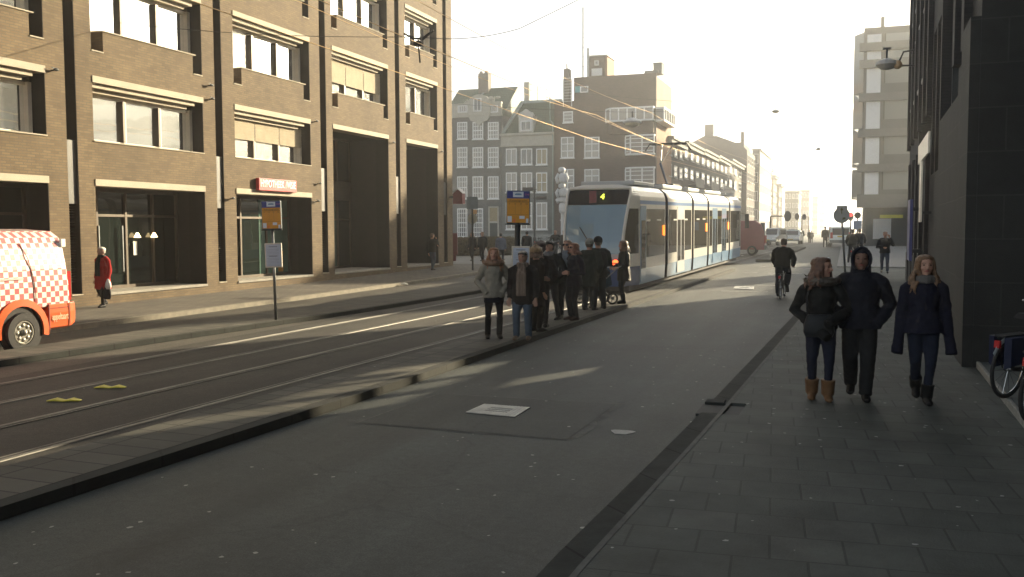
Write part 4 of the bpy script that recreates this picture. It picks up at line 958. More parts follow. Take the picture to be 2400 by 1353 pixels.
q = MB(); q.box(-.7, -.19, 1.25, .7, -.115, 1.8); q.build('rear_window', GLB, VN)
q = MB(); q.box(.86, -.17, 1.78, .91, -.08, 1.92); q.build('hinge', WHT, VN)
q = MB(); q.tube([(.998, -.86, .8), (1.0, -.86, 1.0), (.985, -.88, 1.25), (.94, -.95, 1.6), (.86, -1.05, 1.86)], .008, 5); q.build('door_seam', M('gap_dark_red', (.18, .02, .01), .6, var=0), VN)
q = MB(); q.box(.982, -4.2, 1.24, .995, -1.1, 1.27); q.build('slide_rail', M('pale_rail', (.6, .45, .42), .4), VN)
q = MB(); q.box(-.6, -4.95, .9, .6, -4.72, 1.0); q.build('front_grille', BLK, VN)
t = text('appeltaart', .17, 'lettering', M('van_letter', (.85, .62, .42), .4, var=0), VN, (1.008, (WY + .58) / 2 - .05, .545), (R_(90), 0, R_(90)), sx=1.)
t.scale = (.36 / t.dimensions.x, 1, 1)
def car(name, loc, rz, Lc, W, H, paint, label, kind='hatch', group=None, plate=None, cat='car'):
    r = empty(name, loc, rz, label=label, cat=cat, group=group); h = Lc / 2; b = MB()
    if kind == 'van': pts = [(-h, .35), (-h, .9), (-h + .12, 1.05), (-h + .22, H - .06), (-h + .5, H), (h - 1.9, H), (h - 1.1, H * .62), (h - .1, H * .5), (h, .35)]
    elif kind == 'box': pts = [(-h, .35), (-h + .08, H - .7), (-h + .25, H - .25), (-h + .6, H), (h - 1.4, H), (h - .8, H * .55), (h - .05, H * .45), (h, .35)]
    else: pts = [(-h, .35), (-h, .8), (-h + .15, .95), (-h + .75, H), (h - 2.2, H), (h - 1.3, .95), (h - .1, .78), (h, .35)]
    def ring(x, f): return [(x, p[0] * (1 if p[1] < .9 else f), p[1]) for p in pts]
    hw_ = W / 2; rings = []
    for xs_, ins in ((-1, .0), (-.9, 0), (.9, 0), (1, 0)):
        rings.append([(xs_ * hw_ * (1 if p[1] < 1.0 else 1 - .16 * (p[1] - 1.0) / max(.3, H - 1.)) , p[0] * (.985 if abs(xs_) == 1 else 1), p[1] - (.03 if abs(xs_) == 1 and p[1] > .9 else 0)) for p in pts])
    b.loft(rings); b.build('body', paint, r, bevel=.04)
    q = MB(); zt = H - .1
    q.box(-hw_ * .72, -h + (.10 if kind == 'van' else .02 if kind == 'box' else .3), 1.02, hw_ * .72, -h + (.3 if kind == 'van' else .3 if kind == 'box' else .75), zt - .04)
    if kind != 'box' or 1: q.build('rear_window', GLB, r)
    q = MB(); y1 = h - (1.35 if kind != 'hatch' else 1.5); q.add([(-hw_ * .74, y1 + .3, H * .6), (hw_ * .74, y1 + .3, H * .6), (hw_ * .68, y1 - .28, zt), (-hw_ * .68, y1 - .28, zt)], [(0, 1, 2, 3)]); q.build('windscreen', GLB, r)
    for sx in (-1, 1):
        if kind != 'box': q = MB(); q.box(sx * hw_ * .9, -h + .7, 1.02, sx * hw_ * .985, h - 1.8, zt - .08); q.build('side_window', GLB, r)
        q = MB(); q.box(sx * hw_ * .8 - .1, -h - .02, .75, sx * hw_ * .8 + .1, -h + .05, 1.25 if kind != 'hatch' else .92); q.build('tail_light', M('car_tail', (.35, .03, .02), .3, var=0), r)
        q = MB(); q.box(sx * hw_ * .75 - .16, h - .08, .6, sx * hw_ * .75 + .16, h + .015, .75); q.build('headlight', WHT, r)
        for yy in (-h + .8, h - .8): wheel(r, sx * (hw_ - .1), yy, .31, .2, RIM, sx)
    q = MB(); q.box(-.26, -h - .03, .85 if kind != 'hatch' else .6, .26, -h - .01, .97 if kind != 'hatch' else .72); q.box(-.26, h + .01, .45, .26, h + .03, .57); q.build('number_plate', M('plate_yellow', (.5, .38, .04), .5, var=0), r)
    q = MB(); q.box(-hw_ * .97, -h - .06, .35, hw_ * .97, -h + .1, .62); q.box(-hw_ * .97, h - .1, .33, hw_ * .97, h + .05, .5); q.build('bumper', M('bumper_grey', (.12, .13, .13), .6), r)
    return r
CWH = M('car_white', (.62, .68, .68), .25, var=.03, coat=.6); CRED = M('van_dark_red', (.20, .045, .055), .45, var=.08, coat=.2); CGR = M('car_silver', (.45, .48, .48), .3, .3, var=.03, coat=.5)
def onroad(px, py, Y):
    X, z = onY(px, py, Y); return Vector((X, Y, zr(Y)))
v = onroad(1967, 575, 84); car('white_van', v, R_(3), 4.3, 1.78, 1.72, CWH, 'small white panel van seen from behind on the bridge crest', 'van', cat='van')
v = onroad(1768, 575, 62); v.x -= 2.2; car('red_van', v, R_(92), 5.8, 2.0, 2.2, CRED, 'dark red box van crossing behind the front of the tram', 'box', cat='van')
v = onroad(1811, 575, 92); car('estate_car', v, R_(170), 4.4, 1.75, 1.62, CGR, 'silver car facing the camera beside the dark red van', 'van')
v = onroad(1857, 575, 100); cr = car('white_car', v, R_(178), 4.3, 1.75, 1.45, CWH, 'white taxi facing the camera on the bridge crest', 'hatch')
q = MB(); q.box(-.3, -.2, 1.43, .3, -.05, 1.58); q.build('roof_sign', WHT, cr)
# ------------------------------------------------------------------ bicycles
CHR = M('chrome', (.55, .56, .56), .2, 1., var=.1)
def bicycle(loc, rz, paint, label, group=None, lean=0., guard=None, crate=None, steer=0.):
    r = empty('bicycle', loc, rz, label=label, cat='bicycle', group=group); r.rotation_euler = (0, lean, rz)
    R = .34
    def bw(y):
        q = MB(); q.ring((0, y, R), R - .02, .02, 'x', 30, 6); w_ = q.build('wheel', BLK, r, smooth=True)
        q = MB(); q.ring((0, y, R), R - .045, .012, 'x', 30, 5); q.build('rim', CHR, w_, smooth=True)
        q = MB()
        for k in range(14): a = k * math.pi / 7; q.bar((.0, y, R), (0, y + (R - .05) * math.cos(a), R + (R - .05) * math.sin(a)), .004, .004)
        q.disc((0, y, R), .03, .08, 'x', 10); q.build('spokes', CHR, w_)
    bw(-.52); bw(.56)
    q = MB(); bb = (0, -.08, .29); st = (0, -.22, .82); hd = (0, .42, .86); hb = (0, .46, .66)
    for a, c, t in ((bb, st, .017), (bb, hb, .02), ((0, -.18, .7), (0, .43, .8), .017)): q.tube([a, c], t, 8)
    for sx in (-1, 1):
        q.tube([(sx * .05, -.52, R), bb], .009, 6); q.tube([(sx * .05, -.52, R), (sx * .02, -.2, .74)], .008, 6); q.tube([(sx * .05, .56, R), (sx * .05, .47, .66), (0, .45, .7)], .012, 6)
    q.tube([hb, (0, .38, 1.02)], .017, 8); q.build('frame', paint, r, smooth=True)
    q = MB(); q.tube([(-.29, .16, 1.05), (-.27, .3, 1.07), (-.1, .38, 1.04), (.1, .38, 1.04), (.27, .3, 1.07), (.29, .16, 1.05)], .012, 6); q.build('handlebar', CHR, r, smooth=True)
    q = MB(); q.loft([[(x * .5, -.02, .89), (x * .5 * .6, -.02, .93), (-x * .5 * .6, -.02, .93), (-x * .5, -.02, .89)] if i == 0 else [(x, y, .9), (x * .6, y, .96), (-x * .6, y, .96), (-x, y, .9)] for i, (x, y) in enumerate(((.05, 0), (.05, -.1), (.11, -.24), (.10, -.34)))]); q.tube([(0, -.22, .8), (0, -.24, .9)], .014, 6); q.build('saddle', BLK, r)
    q = MB()
    for yc_, a0, a1 in ((-.52, .1, 2.6), (.56, .6, 2.9)):
        q.tube([(0, yc_ + (R + .025) * math.cos(a0 + (a1 - a0) * k / 10), R + (R + .025) * math.sin(a0 + (a1 - a0) * k / 10)) for k in range(11)], [(.03, .006)] * 11, 6, up=(1, 0, 0))
    q.build('mudguard', guard or paint, r)
    q = MB(); q.box(-.06, -.75, .72, .06, -.25, .74); 
    for sx in (-1, 1): q.bar((sx * .06, -.7, .73), (sx * .055, -.54, R), .01, .01)
    q.build('rack', METD, r)
    q = MB(); q.box(-.03, -.80, .6, .03, -.76, .68); q.build('rear_light', M('rear_lamp_red', (.45, .02, .02), .3, var=0), r)
    q = MB(); q.tube([(-.02, -.52, R), (-.02, -.08, .29)], .03, 6); q.box(.03, -.16, .1, .1, -.06, .12); q.box(-.1, -.1, .45, -.03, 0, .47); q.bar((.05, -.08, .29), (.05, -.11, .12), .012, .012); q.bar((-.05, -.08, .29), (-.05, -.05, .46), .012, .012); q.build('crank', METD, r)
    if crate:
        q = MB()
        for sx in (-1, 1): q.loft([[(sx * .06, y, z) for y, z in ((-.76, .72), (-.3, .72), (-.3, .4), (-.72, .36))], [(sx * .13, y, z) for y, z in ((-.74, .72), (-.32, .72), (-.34, .42), (-.7, .4))]])
        q.build('saddlebag', crate, r)
    return r
BLU = M('bag_blue', (.008, .013, .04), .7, var=.2); BKD = M('bike_black', (.03, .03, .032), .35, .3, var=.1)
p = gp(2382, 935, .09); bicycle((p.x + .16, p.y + .1, .14), R_(-38), BKD, 'black bicycle with white mudguard tip and blue saddlebags in the portico', lean=R_(4), guard=M('guard_white', (.6, .66, .68), .3, var=.1), crate=BLU)
p = gp(2408, 985, .09); bicycle((p.x + .24, p.y, .14), R_(-32), METD, 'grey bicycle nearest the camera, cut by the right edge', lean=R_(4), guard=METD)
rk = [(1262, 588), (1272, 587), (1283, 586), (1306, 588), (1318, 586), (1330, 585), (1340, 586)]
for i, px in enumerate(rk):
    p = gp(px[0], px[1], 0.05); bicycle(p, R_(20 + (i * 37) % 50 - 90 * (i % 2)), [BKD, METD, MET][i % 3], 'parked bicycle in the tangled row behind the waiting passengers', 'bicycles parked by the square', guard=WHT if i in (2, 4) else None)
# ------------------------------------------------------------------ stop signs, posts, lamps, wires
SYE = M('sign_yellow', (.62, .27, .01), .45, var=.08, vs=8); SBL = M('sign_blue', (.03, .04, .20), .45, var=.05); SWH = M('sign_white2', (.62, .66, .70), .5, var=.04); SRD = M('sign_pink', (.5, .12, .25), .5, var=0)
INK = M('ink', (.05, .05, .07), .6, var=0); INKB = M('ink_brown', (.16, .08, .01), .6, var=0)
def stop_sign(px, h0, ztop_px, w, hb, rz, label, pr_, paper, tilt=0., tx='Keizersgracht', zpx=None):
    p = gp(px[0], px[1], h0); r = empty('tram_stop_sign', p, rz, label=label, cat='stop sign', group='tram stop signs')
    zt = zat(ztop_px[0], ztop_px[1], p.x, p.y) - p.z; r.rotation_euler = (0, tilt, rz); zb = zt - hb
    b = MB(); b.tube([(0, 0, 0), (0, 0, zb + .02)], pr_, 12); b.build('pole', METD if pr_ > .04 else MET, r, smooth=True)
    b = MB(); x = w / 2; b.box(-x, -.05, zb, x, .05, zt); b.build('board', M('board_frame', (.10, .12, .13), .4, .3), r, bevel=.02)
    def pan(n, x0, z0, x1, z1, m, d=.006, par=None):
        q = MB(); q.box(x0, -.05 - d, z0, x1, -.0505, z1); return q.build(n, m, par or r)
    f = pan('yellow_face', -x + .015, zb + .02, x - .015, zb + hb * .76, SYE); g_ = pan('blue_header', -x + .015, zb + hb * .762, x - .015, zt - .015, SBL)
    pan('pictogram', -w * .22, zb + hb * .80, w * .22, zt - .025, SWH, .009, g_)
    q = MB(); q.box(-w * .14, -.062, zb + hb * .86, w * .14, -.0595, zb + hb * .9); q.box(-w * .10, -.062, zb + hb * .905, w * .10, -.0595, zb + hb * .915); q.build('tram_symbol', M('symbol_blue', (.12, .22, .35), .5, var=0), g_)
    text('GVB', w * .1, 'lettering', SRD, g_, (w * .37, -.058, zb + hb * .88), (R_(90), 0, 0))
    t = text(tx, w * .12, 'lettering', INKB, f, (0, -.058, zb + hb * .70), (R_(90), 0, 0)); t.scale = (w * .72 / t.dimensions.x, 1, 1)
    for k, s in enumerate(('4', '16', '24', '25')): text(s, w * .09, 'lettering', INKB, f, (-w * .36 + k * w * .24, -.058, zb + hb * .60), (R_(90), 0, 0))
    q = MB()
    for z in (.66, .645, .27): q.box(-x + .02, -.0585, zb + hb * z, x - .02, -.0562, zb + hb * z + .004)
    for k in (-.12, .12): q.box(w * k, -.0585, zb + hb * .3, w * k + .003, -.0562, zb + hb * .58)
    q.build('table_lines', INKB, f)
    for (u0, v0, u1, v1, m) in ((-.44, .05, -.26, .23, SWH), (-.2, .04, -.1, .14, M('sticker_orange', (.7, .16, .02), .5, var=0)), (.06, .15, .28, .24, SWH), (.34, .03, .44, .16, SWH)): pan('sticker', w * u0, zb + hb * v0, w * u1, zb + hb * v1, m, .0095, f)
    q = MB(); q.box(-x - .01, -.07, zb - .02, x + .01, .06, zb + .001); q.build('board_lip', METD, r)
    if paper:
        (ax, a0), (cx_, c0) = paper[:2]; z1 = zat(ax, a0, p.x, p.y) - p.z; z0 = zat(cx_, c0, p.x, p.y) - p.z; wd = paper[2]; off = paper[3]
        q = MB(); q.box(off - wd / 2, -.13, z0, off + wd / 2, -.055, z1); tb = q.build('timetable_case', M('case_cream', (.55, .50, .42), .5), r, bevel=.01)
        q = MB(); q.box(off - wd / 2 + .03, -.136, z0 + .03, off + wd / 2 - .02, -.131, z1 - .03); q.build('timetable', M('timetable_paper', (.46, .50, .58), .6, var=.03), tb)
        q = MB()
        for t_ in (.84, .45): q.box(off - wd * .25, -.139, z0 + (z1 - z0) * t_, off + wd * .25, -.1365, z0 + (z1 - z0) * t_ + .018)
        for k in range(12):
            t_ = .08 + k * .06
            if abs(t_ - .45) > .03: q.box(off - wd * .36, -.1385, z0 + (z1 - z0) * t_, off + wd * .36, -.1365, z0 + (z1 - z0) * t_ + .004)
        q.build('timetable_print', M('print_grey', (.22, .24, .28), .6, var=0), tb)
        q = MB(); q.box(off - .05, -.06, (z0 + z1) / 2 - .02, off + .05, -.02, (z0 + z1) / 2 + .02); q.build('clamp', METD, tb)
    return r
stop_sign((647, 750), .10, (632, 471), .42, .62, R_(24), 'tram stop sign on the left platform with white timetable below', .033, ((645, 570), (645, 627), .36, .02), tilt=R_(-1.2))
stop_sign((1210, 790), .10, (1222, 447), .43, .60, R_(19), 'tram stop sign on the dark pole among the waiting passengers', .055, ((1216, 577), (1216, 637), .33, .06), tilt=R_(1.0))
def post(name, px, h0, label, cat):
    p = gp(px[0], px[1], h0); return empty(name, p, R_(19), label=label, cat=cat), p
# sign seen from behind at the office corner
r, p = post('traffic_sign', (1108, 634), .12, 'two plates on a thin pole seen from behind by the office corner', 'traffic sign')
zt = zat(1108, 462, p.x, p.y) - p.z; k = (p.y * math.cos(TH) - p.x * math.sin(TH)) / FPX
b = MB(); b.tube([(0, 0, 0), (0, 0, zt)], .04, 8); b.build('pole', METD, r)
z = zat(1108, 476, p.x, p.y) - p.z; b = MB(); b.box(-13 * k, -.06, z - 14 * k, 13 * k, -.045, z + 14 * k); b.build('upper_plate', M('plate_bluegrey', (.16, .19, .2), .5, .3), r)
z = zat(1108, 513, p.x, p.y) - p.z; b = MB(); b.disc((0, .05, z), 12 * k, .02, 'y', 24); b.build('round_plate', M('plate_tan', (.34, .32, .24), .5, .2), r)
b = MB(); b.box(2 * k, -.07, z + 11 * k, 11 * k, -.055, z + 21 * k); b.build('orange_plate', M('plate_orange', (.55, .33, .15), .5), r)
# round one way sign between the walkers
X = .02; Y = 26.; zb = .055 + zr(Y)
p = Vector((onY(1986, 660, Y)[0], Y, zb)); r = empty('round_sign', p, R_(6), label='round pale road sign with an arrow on a slanting pole', cat='traffic sign')
zt = zat(1972, 505, p.x, p.y) - zb; dx = onY(1972, 505, Y)[0] - p.x
b = MB(); b.tube([(0, 0, 0), (dx * .7, 0, zt * .75), (dx, 0, zt)], .026, 10); b.build('pole', MET, r, smooth=True)
b = MB(); b.disc((dx, -.04, zt), .205, .02, 'y', 32); b.build('disc', M('sign_back', (.42, .43, .41), .45, .2, var=.15), r)
b = MB(); b.box(dx - .13, -.06, zt + .10, dx + .14, -.0505, zt + .25); b.build('square_plate', M('sign_back2', (.48, .48, .45), .5, var=.1), r)
b = MB(); b.prism([(dx - .012, zt + .04), (dx + .012, zt + .04), (dx + .012, zt + .13), (dx + .045, zt + .13), (dx, zt + .20), (dx - .045, zt + .13), (dx - .012, zt + .13)], 'y', -.066, -.061); b.prism([(dx + .02, zt - .12), (dx + .1, zt - .09), (dx + .09, zt - .05), (dx + .03, zt - .06)], 'y', -.056, -.051); b.build('arrow', M('arrow_olive', (.16, .16, .06), .6, var=0), r)
# street lamp behind the stop sign
r, p = post('lantern_post', (1253, 585), .02, 'dark lantern post behind the yellow stop sign on the square', 'lamp post')
zt = zat(1253, 438, p.x, p.y) - p.z; k = (p.y * math.cos(TH) - p.x * math.sin(TH)) / FPX
b = MB(); b.tube([(0, 0, 0), (0, 0, .9), (0, 0, 1.), (0, 0, zt)], [.14, .14, .08, .06], 10); b.build('post', METD, r)
b = MB(); b.box(-28 * k, -.15, zt - .35, -4 * k, .15, zt - .05); b.box(4 * k, -.15, zt - 1.0, 28 * k, .15, zt - .75); b.bar((-5 * k, 0, zt - .2), (5 * k, 0, zt - .2), .08, .08); b.bar((-3 * k, 0, zt - .9), (5 * k, 0, zt - .9), .08, .08); b.build('lamp_head', METD, r)
# red post, hedge, low wall
r, p = post('red_post', (1064, 612), .1, 'slim dark red post standing beside the office corner', 'post')
b = MB(); b.box(-.12, -.12, 0, .12, .12, .35); b.box(-.2, -.14, .35, .2, .14, 1.55); b.build('post_body', M('post_red', (.14, .03, .03), .5), r, bevel=.02)
a, c = gp(1062, 600, .05), gp(1207, 597, .05)
HG = empty('hedge', a, math.atan2(c.y - a.y, c.x - a.x), label='clipped brown winter hedge in front of the canal houses', cat='hedge'); Lh = (c - a).length; hh = zat(1120, 560, a.x, a.y) - a.z
rs = random.Random(5)
def leafy(n, box_, size, mat, name, par):
    b = MB(); (x0, x1), (y0, y1), (z0, z1) = box_
    for _ in range(n):
        f = rs.random(); c_ = Vector((rs.uniform(x0, x1), rs.choice((y0, y1)) + rs.gauss(0, .05) if f < .65 else rs.uniform(y0, y1), rs.uniform(z0, z1) if f < .65 else z1 + rs.gauss(0, .05)))
        u = Vector((rs.gauss(0, 1), rs.gauss(0, 1), rs.gauss(0, 1))).normalized(); v_ = u.orthogonal().normalized(); s = size * rs.uniform(.6, 1.4)
        b.add([c_ - u * s, c_ + v_ * s * .6, c_ + u * s, c_ - v_ * s * .6], [(0, 1, 2, 3)])
    return b.build(name, mat, par, fixn=False)
b = MB(); b.box(0, .05, 0, Lh, .95, hh - .06); b.build('hedge_core', M('hedge_core', (.06, .05, .03), .95, var=.5, vs=6), HG)
leafy(5200, ((0, Lh), (0, 1.), (.05, hh)), .07, M('hedge_leaf', (.10, .085, .04), .9, var=.5, vs=9), 'foliage', HG)
leafy(2600, ((0, Lh), (0, 1.), (.05, hh)), .06, M('hedge_leaf2', (.14, .10, .055), .9, var=.5, vs=9), 'dry_foliage', HG)
# column of stacked white figures
X_, Y_ = onY(1318, 540, 74)[0], 74.; r = empty('figure_column', (X_, Y_, zr(Y_)), label='tall white pole of stacked rounded white figures behind the tram', cat='sculpture')
k = (Y_ * math.cos(TH) - X_ * math.sin(TH)) / FPX; ze = lambda y: zat(1318, y, X_, Y_) - zr(Y_)
FWH = M('figure_white', (.55, .57, .58), .5, var=.06, vs=2)
b = MB(); b.tube([(0, 0, 0), (0, 0, ze(492))], .13, 10); b.build('pole', FWH, r)
for i, (yt, yb_, wd) in enumerate(((392, 406, 8), (405, 431, 9), (430, 442, 8), (441, 463, 9), (462, 476, 8), (474, 502, 9))):
    b = MB(); z0, z1 = ze(yb_), ze(yt); w_ = wd * k; h_ = (z1 - z0) / 2; rings = []
    for a_ in range(9):
        t = -1 + 2 * a_ / 8; q_ = (1 - abs(t) ** 3.5) ** .5 if abs(t) < 1 else .35
        rings.append([(math.copysign(abs(math.cos(g_)) ** .7, math.cos(g_)) * w_ * max(q_, .4) + (.05 if i % 2 else -.04), math.copysign(abs(math.sin(g_)) ** .7, math.sin(g_)) * w_ * max(q_, .4), z0 + h_ + t * h_) for g_ in [2 * math.pi * m / 14 for m in range(14)]])
    b.loft(rings); b.build('figure', FWH, r, smooth=True)
    if i in (1, 3, 4):
        for sx in (-1, 1):
            b = MB(); b.tube([(sx * w_ * .9, -.05, z1 - .1), (sx * w_ * 1.45, -.15, z0 + h_ * 1.0), (sx * w_ * .95, -.25, z0 + .05)], .14, 8); b.build('arm', FWH, r, smooth=True)
# traffic lights over the bridge
Y_ = 96.; pX, _ = onY(1806, 507, Y_); r = empty('traffic_light', (pX, Y_, zr(Y_)), label='traffic light mast with long arm over the road left of the bridge', cat='traffic light')
za = zat(1806, 507, pX, Y_) - zr(Y_); x2 = onY(1846, 507, Y_)[0] - pX
b = MB(); b.tube([(0, 0, 0), (0, 0, za), ], .09, 8); b.tube([(0, 0, za), (x2, 0, za)], .06, 8); b.build('mast', METD, r)
def head(rr, x, z, s=1.): b = MB(); b.prism([(x + .34 * s * math.cos(t), z + .52 * s * math.sin(t)) for t in [i * math.pi / 8 for i in range(16)]], 'y', -.12, .12); b.build('signal_head', M('signal_black', (.02, .022, .025), .5), rr)
head(r, x2, za)
for i, (px, py, lab) in enumerate(((1868, 508, 'middle small traffic light hanging over the far lanes'), (1885, 509, 'right hand small traffic light hanging over the far lanes'))):
    Y2 = 120 + i * 12; x, z = onY(px, py, Y2); q = empty('traffic_light', (x + .6, Y2, zr(Y2)), label=lab, cat='traffic light'); b = MB(); zz = z - zr(Y2); b.tube([(0, 0, 0), (0, 0, zz), (-.6, 0, zz)], .05, 6); b.build('mast', METD, q); head(q, -.6, zz, .8)
Y2 = 74; x, z = onY(1994, 508, Y2); q = empty('traffic_light', (x, Y2, zr(Y2)), label='traffic light showing red beside the grey office block', cat='traffic light'); zz = z - zr(Y2); b = MB(); b.tube([(0, .1, 0), (0, .1, zz)], .05, 6); b.build('mast', METD, q); head(q, 0, zz, .62)
b = MB(); b.disc((0, -.13, zz + .12), .12, .02, 'y', 16); b.build('red_lamp', emit('signal_red', (1., .06, .05), .8), q)
Y2 = 66; x, z = onY(2010, 505, Y2); q = empty('traffic_sign', (x, Y2, zr(Y2)), label='dark round sign above a blue plate beside the red traffic light', cat='traffic sign'); zz = z - zr(Y2); b = MB(); b.tube([(0, .05, 0), (0, .05, zz)], .04, 6); b.build('pole', METD, q)
b = MB(); b.disc((0, 0, zz), .22, .03, 'y', 20); b.build('disc', METD, q); b = MB(); b.box(-.25, -.02, zz - .95, .27, .02, zz - .35); b.build('blue_plate', M('plate_blue', (.08, .16, .3), .5), q)
# wires and hanging lamps
def wire(name, pts, rad, label, mat=METD, cat='overhead wire', sag=0.):
    b = MB(); P_ = []
    for a, c in zip(pts, pts[1:]):
        a, c = Vector(a), Vector(c)
        for k in range(13): t = k / 12; q = a.lerp(c, t); q.z -= sag * 4 * t * (1 - t); P_.append(q)
    b.tube(P_, rad, 6); return b.build(name, mat, label=label, cat=cat)
COP = M('copper_wire', (.5, .33, .14), .35, .9, var=.2)
def wz(X, px, py): return onX(px, py, X)
CW = [(-7.75, [(-10, 5.95), (16, 5.6), (36, 5.42), (60, 5.6), (125, 5.6)]), (-9.9, [(-10, 6.0), (16, 5.7), (36, 5.5), (60, 5.7), (125, 5.6)])]
for i, (X, zs_) in enumerate(CW):
    wire('contact_wire', [(X + shift(y), y, z) for y, z in zs_], .008, ('copper contact wire over the near tram track', 'copper contact wire over the far tram track')[i], COP)
    wire('carrier_wire', [(X + shift(y), y, z + .75 - .25 * (k % 2)) for k, (y, z) in enumerate([(-10, 6.), (16, 5.9), (36, 5.75), (60, 5.9), (125, 5.6)])], .006, ('thin carrier wire above the near tram track', 'thin carrier wire above the far tram track')[i], COP, sag=.2)
def span(Y, z0, z1, zl, label, X1=2.0):
    wire('span_wire', [(FXX + .02, Y, z0), (-9.5, Y - .3, zl), (-7., Y - .3, zl), (X1, Y, z1)], .008, label, METD, sag=.12)
yA = onX(470, 14, FXX)[0]
span(20.5, 7.6, 10.5, 6.55, 'black span wire crossing high in front of the office facade')
iz = empty('insulator', (-9.5, 20.2, 6.55), label='black insulator knot on the span wire before the office windows', cat='insulator')
b = MB(); b.tube([(-.35, 0, .1), (-.12, 0, -.03), (.12, 0, -.06), (.4, 0, .12)], [.03, .02, .04, .025], 8); b.build('body', BLK, iz); b = MB(); b.tube([(0, 0, -.05), (.05, 0, -.6)], .02, 6); b.ell((0, 0, -.16), (.12, .06, .08)); b.build('hanger', BLK, iz)
for (px, py, Y, s, lab) in ((1482, 289, 60, 1., 'pale hanging street lamp before the white band of the corner building'), (1818, 262, 64, .42, 'small hanging street lamp against the white sky'), (1918, 350, 100, .45, 'tiny hanging street lamp farther down the street')):
    X, z = onY(px, py, Y); r = empty('hanging_lamp', (X, Y, z), label=lab, cat='street lamp')
    b = MB(); n = 14; b.loft([[(rr * s * math.cos(2 * math.pi * i / n), rr * s * math.sin(2 * math.pi * i / n), zz * s) for i in range(n)] for rr, zz in ((.12, .35), (.3, .28), (.62, .1), (.6, .0))]); b.build('lamp_shade', M('lamp_grey', (.5, .51, .5), .5, .1), r)
    b = MB(); b.ell((0, 0, -.05 * s), (.5 * s, .5 * s, .2 * s)); b.build('lamp_bowl', M('lamp_glass', (.6, .58, .45), .2, var=.05), r)
    b = MB(); b.tube([(0, 0, .3 * s), (0, 0, .75 * s)], .05 * s, 6); b.build('lamp_stem', METD, r)
    wire('lamp_wire', [(X - 14, Y + 2, z + 2.2), (X, Y, z + .7 * s), (X + (fx0 - X) * .9 if X < 0 else X + 1, Y + 6, z + 1.6)], .012, lab.replace('hanging street lamp', 'wire holding the lamp') , METD, cat='wire', sag=.1)
# bracket lamp on the dark stone wall
Y_ = 33.; X_ = 1.95; z = zat(2110, 145, X_, Y_); r = empty('bracket_lamp', (X_, Y_, z), label='grey lamp held out on a dark bracket from the stone wall', cat='street lamp'); lx = onY(2078, 150, Y_)[0] - X_
b = MB(); b.tube([(0, 0, .35), (lx * .4, 0, .3), (lx * .55, 0, .0)], .03, 6); b.tube([(0, 0, -.15), (lx * .8, 0, -.1)], .03, 6); b.tube([(lx, 0, 0), (lx, 0, .45)], .03, 6); b.box(lx - .13, -.06, .42, lx + .13, .06, .47); b.build('bracket', METD, r)
b = MB(); n = 14; b.loft([[(lx + rr * math.cos(2 * math.pi * i / n), rr * math.sin(2 * math.pi * i / n), zz) for i in range(n)] for rr, zz in ((.1, .12), (.3, .04), (.34, -.08), (.2, -.2), (.05, -.24))]); b.build('lamp_head', M('lamp_grey', (.5, .51, .5), .5, .1), r)
b = MB(); b.ell((lx + .33, -.05, -.1), (.14, .14, .14)); b.build('lamp_globe', M('globe_amber', (.5, .32, .15), .3, var=.1), r)
b = MB(); b.tube([(onY(1982, 490, 66)[0] - 0, 66, zr(66)), (onY(1982, 490, 66)[0], 66, 4.)], .05, 6)
# ------------------------------------------------------------------ people
from mathutils import noise as MN
def remesh(mb, vox, name, mat, parent=None, it=3, amp=0., ns=5., fl=.35, world=False):
    me = bpy.data.meshes.new('t'); me.from_pydata(mb.v, [], mb.f); bm = bmesh.new(); bm.from_mesh(me); bmesh.ops.recalc_face_normals(bm, faces=bm.faces); bm.to_mesh(me); bm.free()
    o = bpy.data.objects.new('t', me); COL.objects.link(o)
    md = o.modifiers.new('r', 'REMESH'); md.mode = 'VOXEL'; md.voxel_size = vox
    if it: s = o.modifiers.new('s', 'SMOOTH'); s.iterations = it; s.factor = .5
    dg = bpy.context.evaluated_depsgraph_get(); m2 = bpy.data.meshes.new_from_object(o.evaluated_get(dg)); m2.name = name
    bpy.data.objects.remove(o); bpy.data.meshes.remove(me)
    if amp:
        nr = [v.normal.copy() for v in m2.vertices]
        for v, n in zip(m2.vertices, nr):
            p = v.co; q = Vector((p.x * ns, p.y * ns, p.z * ns * fl)); q2 = p * ns * 2.3
            v.co = p + n * amp * (MN.noise(q) + .6 * MN.noise(q2 + Vector((7, 3, 1))))
    m2.materials.clear(); m2.materials.append(mat); m2.polygons.foreach_set('use_smooth', [True] * len(m2.polygons))
    r = bpy.data.objects.new(name, m2); COL.objects.link(r)
    if parent: r.parent = parent
    return r
def cloth(c, r=.85, bump=.25):
    c = tuple(x * (.42 if max(c) < .08 else .75) for x in c)
    k = 'cloth_%d_%d_%d' % tuple(int(x * 1000) for x in c)
    return M(k, c, r, var=.22, vs=9, bump=bump, bs=120, spec=.2)
SKIN = M('skin', (.40, .225, .16), .55, var=.12, vs=14, spec=.35); SKIN2 = M('skin_dark', (.17, .09, .06), .55, var=.12, vs=14)
LIP = M('lips', (.28, .08, .07), .5, var=0); EYE_ = M('eye_dark', (.02, .016, .014), .2, var=0); EYW = M('eye_white', (.5, .48, .45), .3, var=0)
def hairm(c): return M('hair_%d_%d_%d' % tuple(int(x * 1000) for x in c), c, .5, var=.45, vs=26, bump=.5, bs=60, spec=.5)
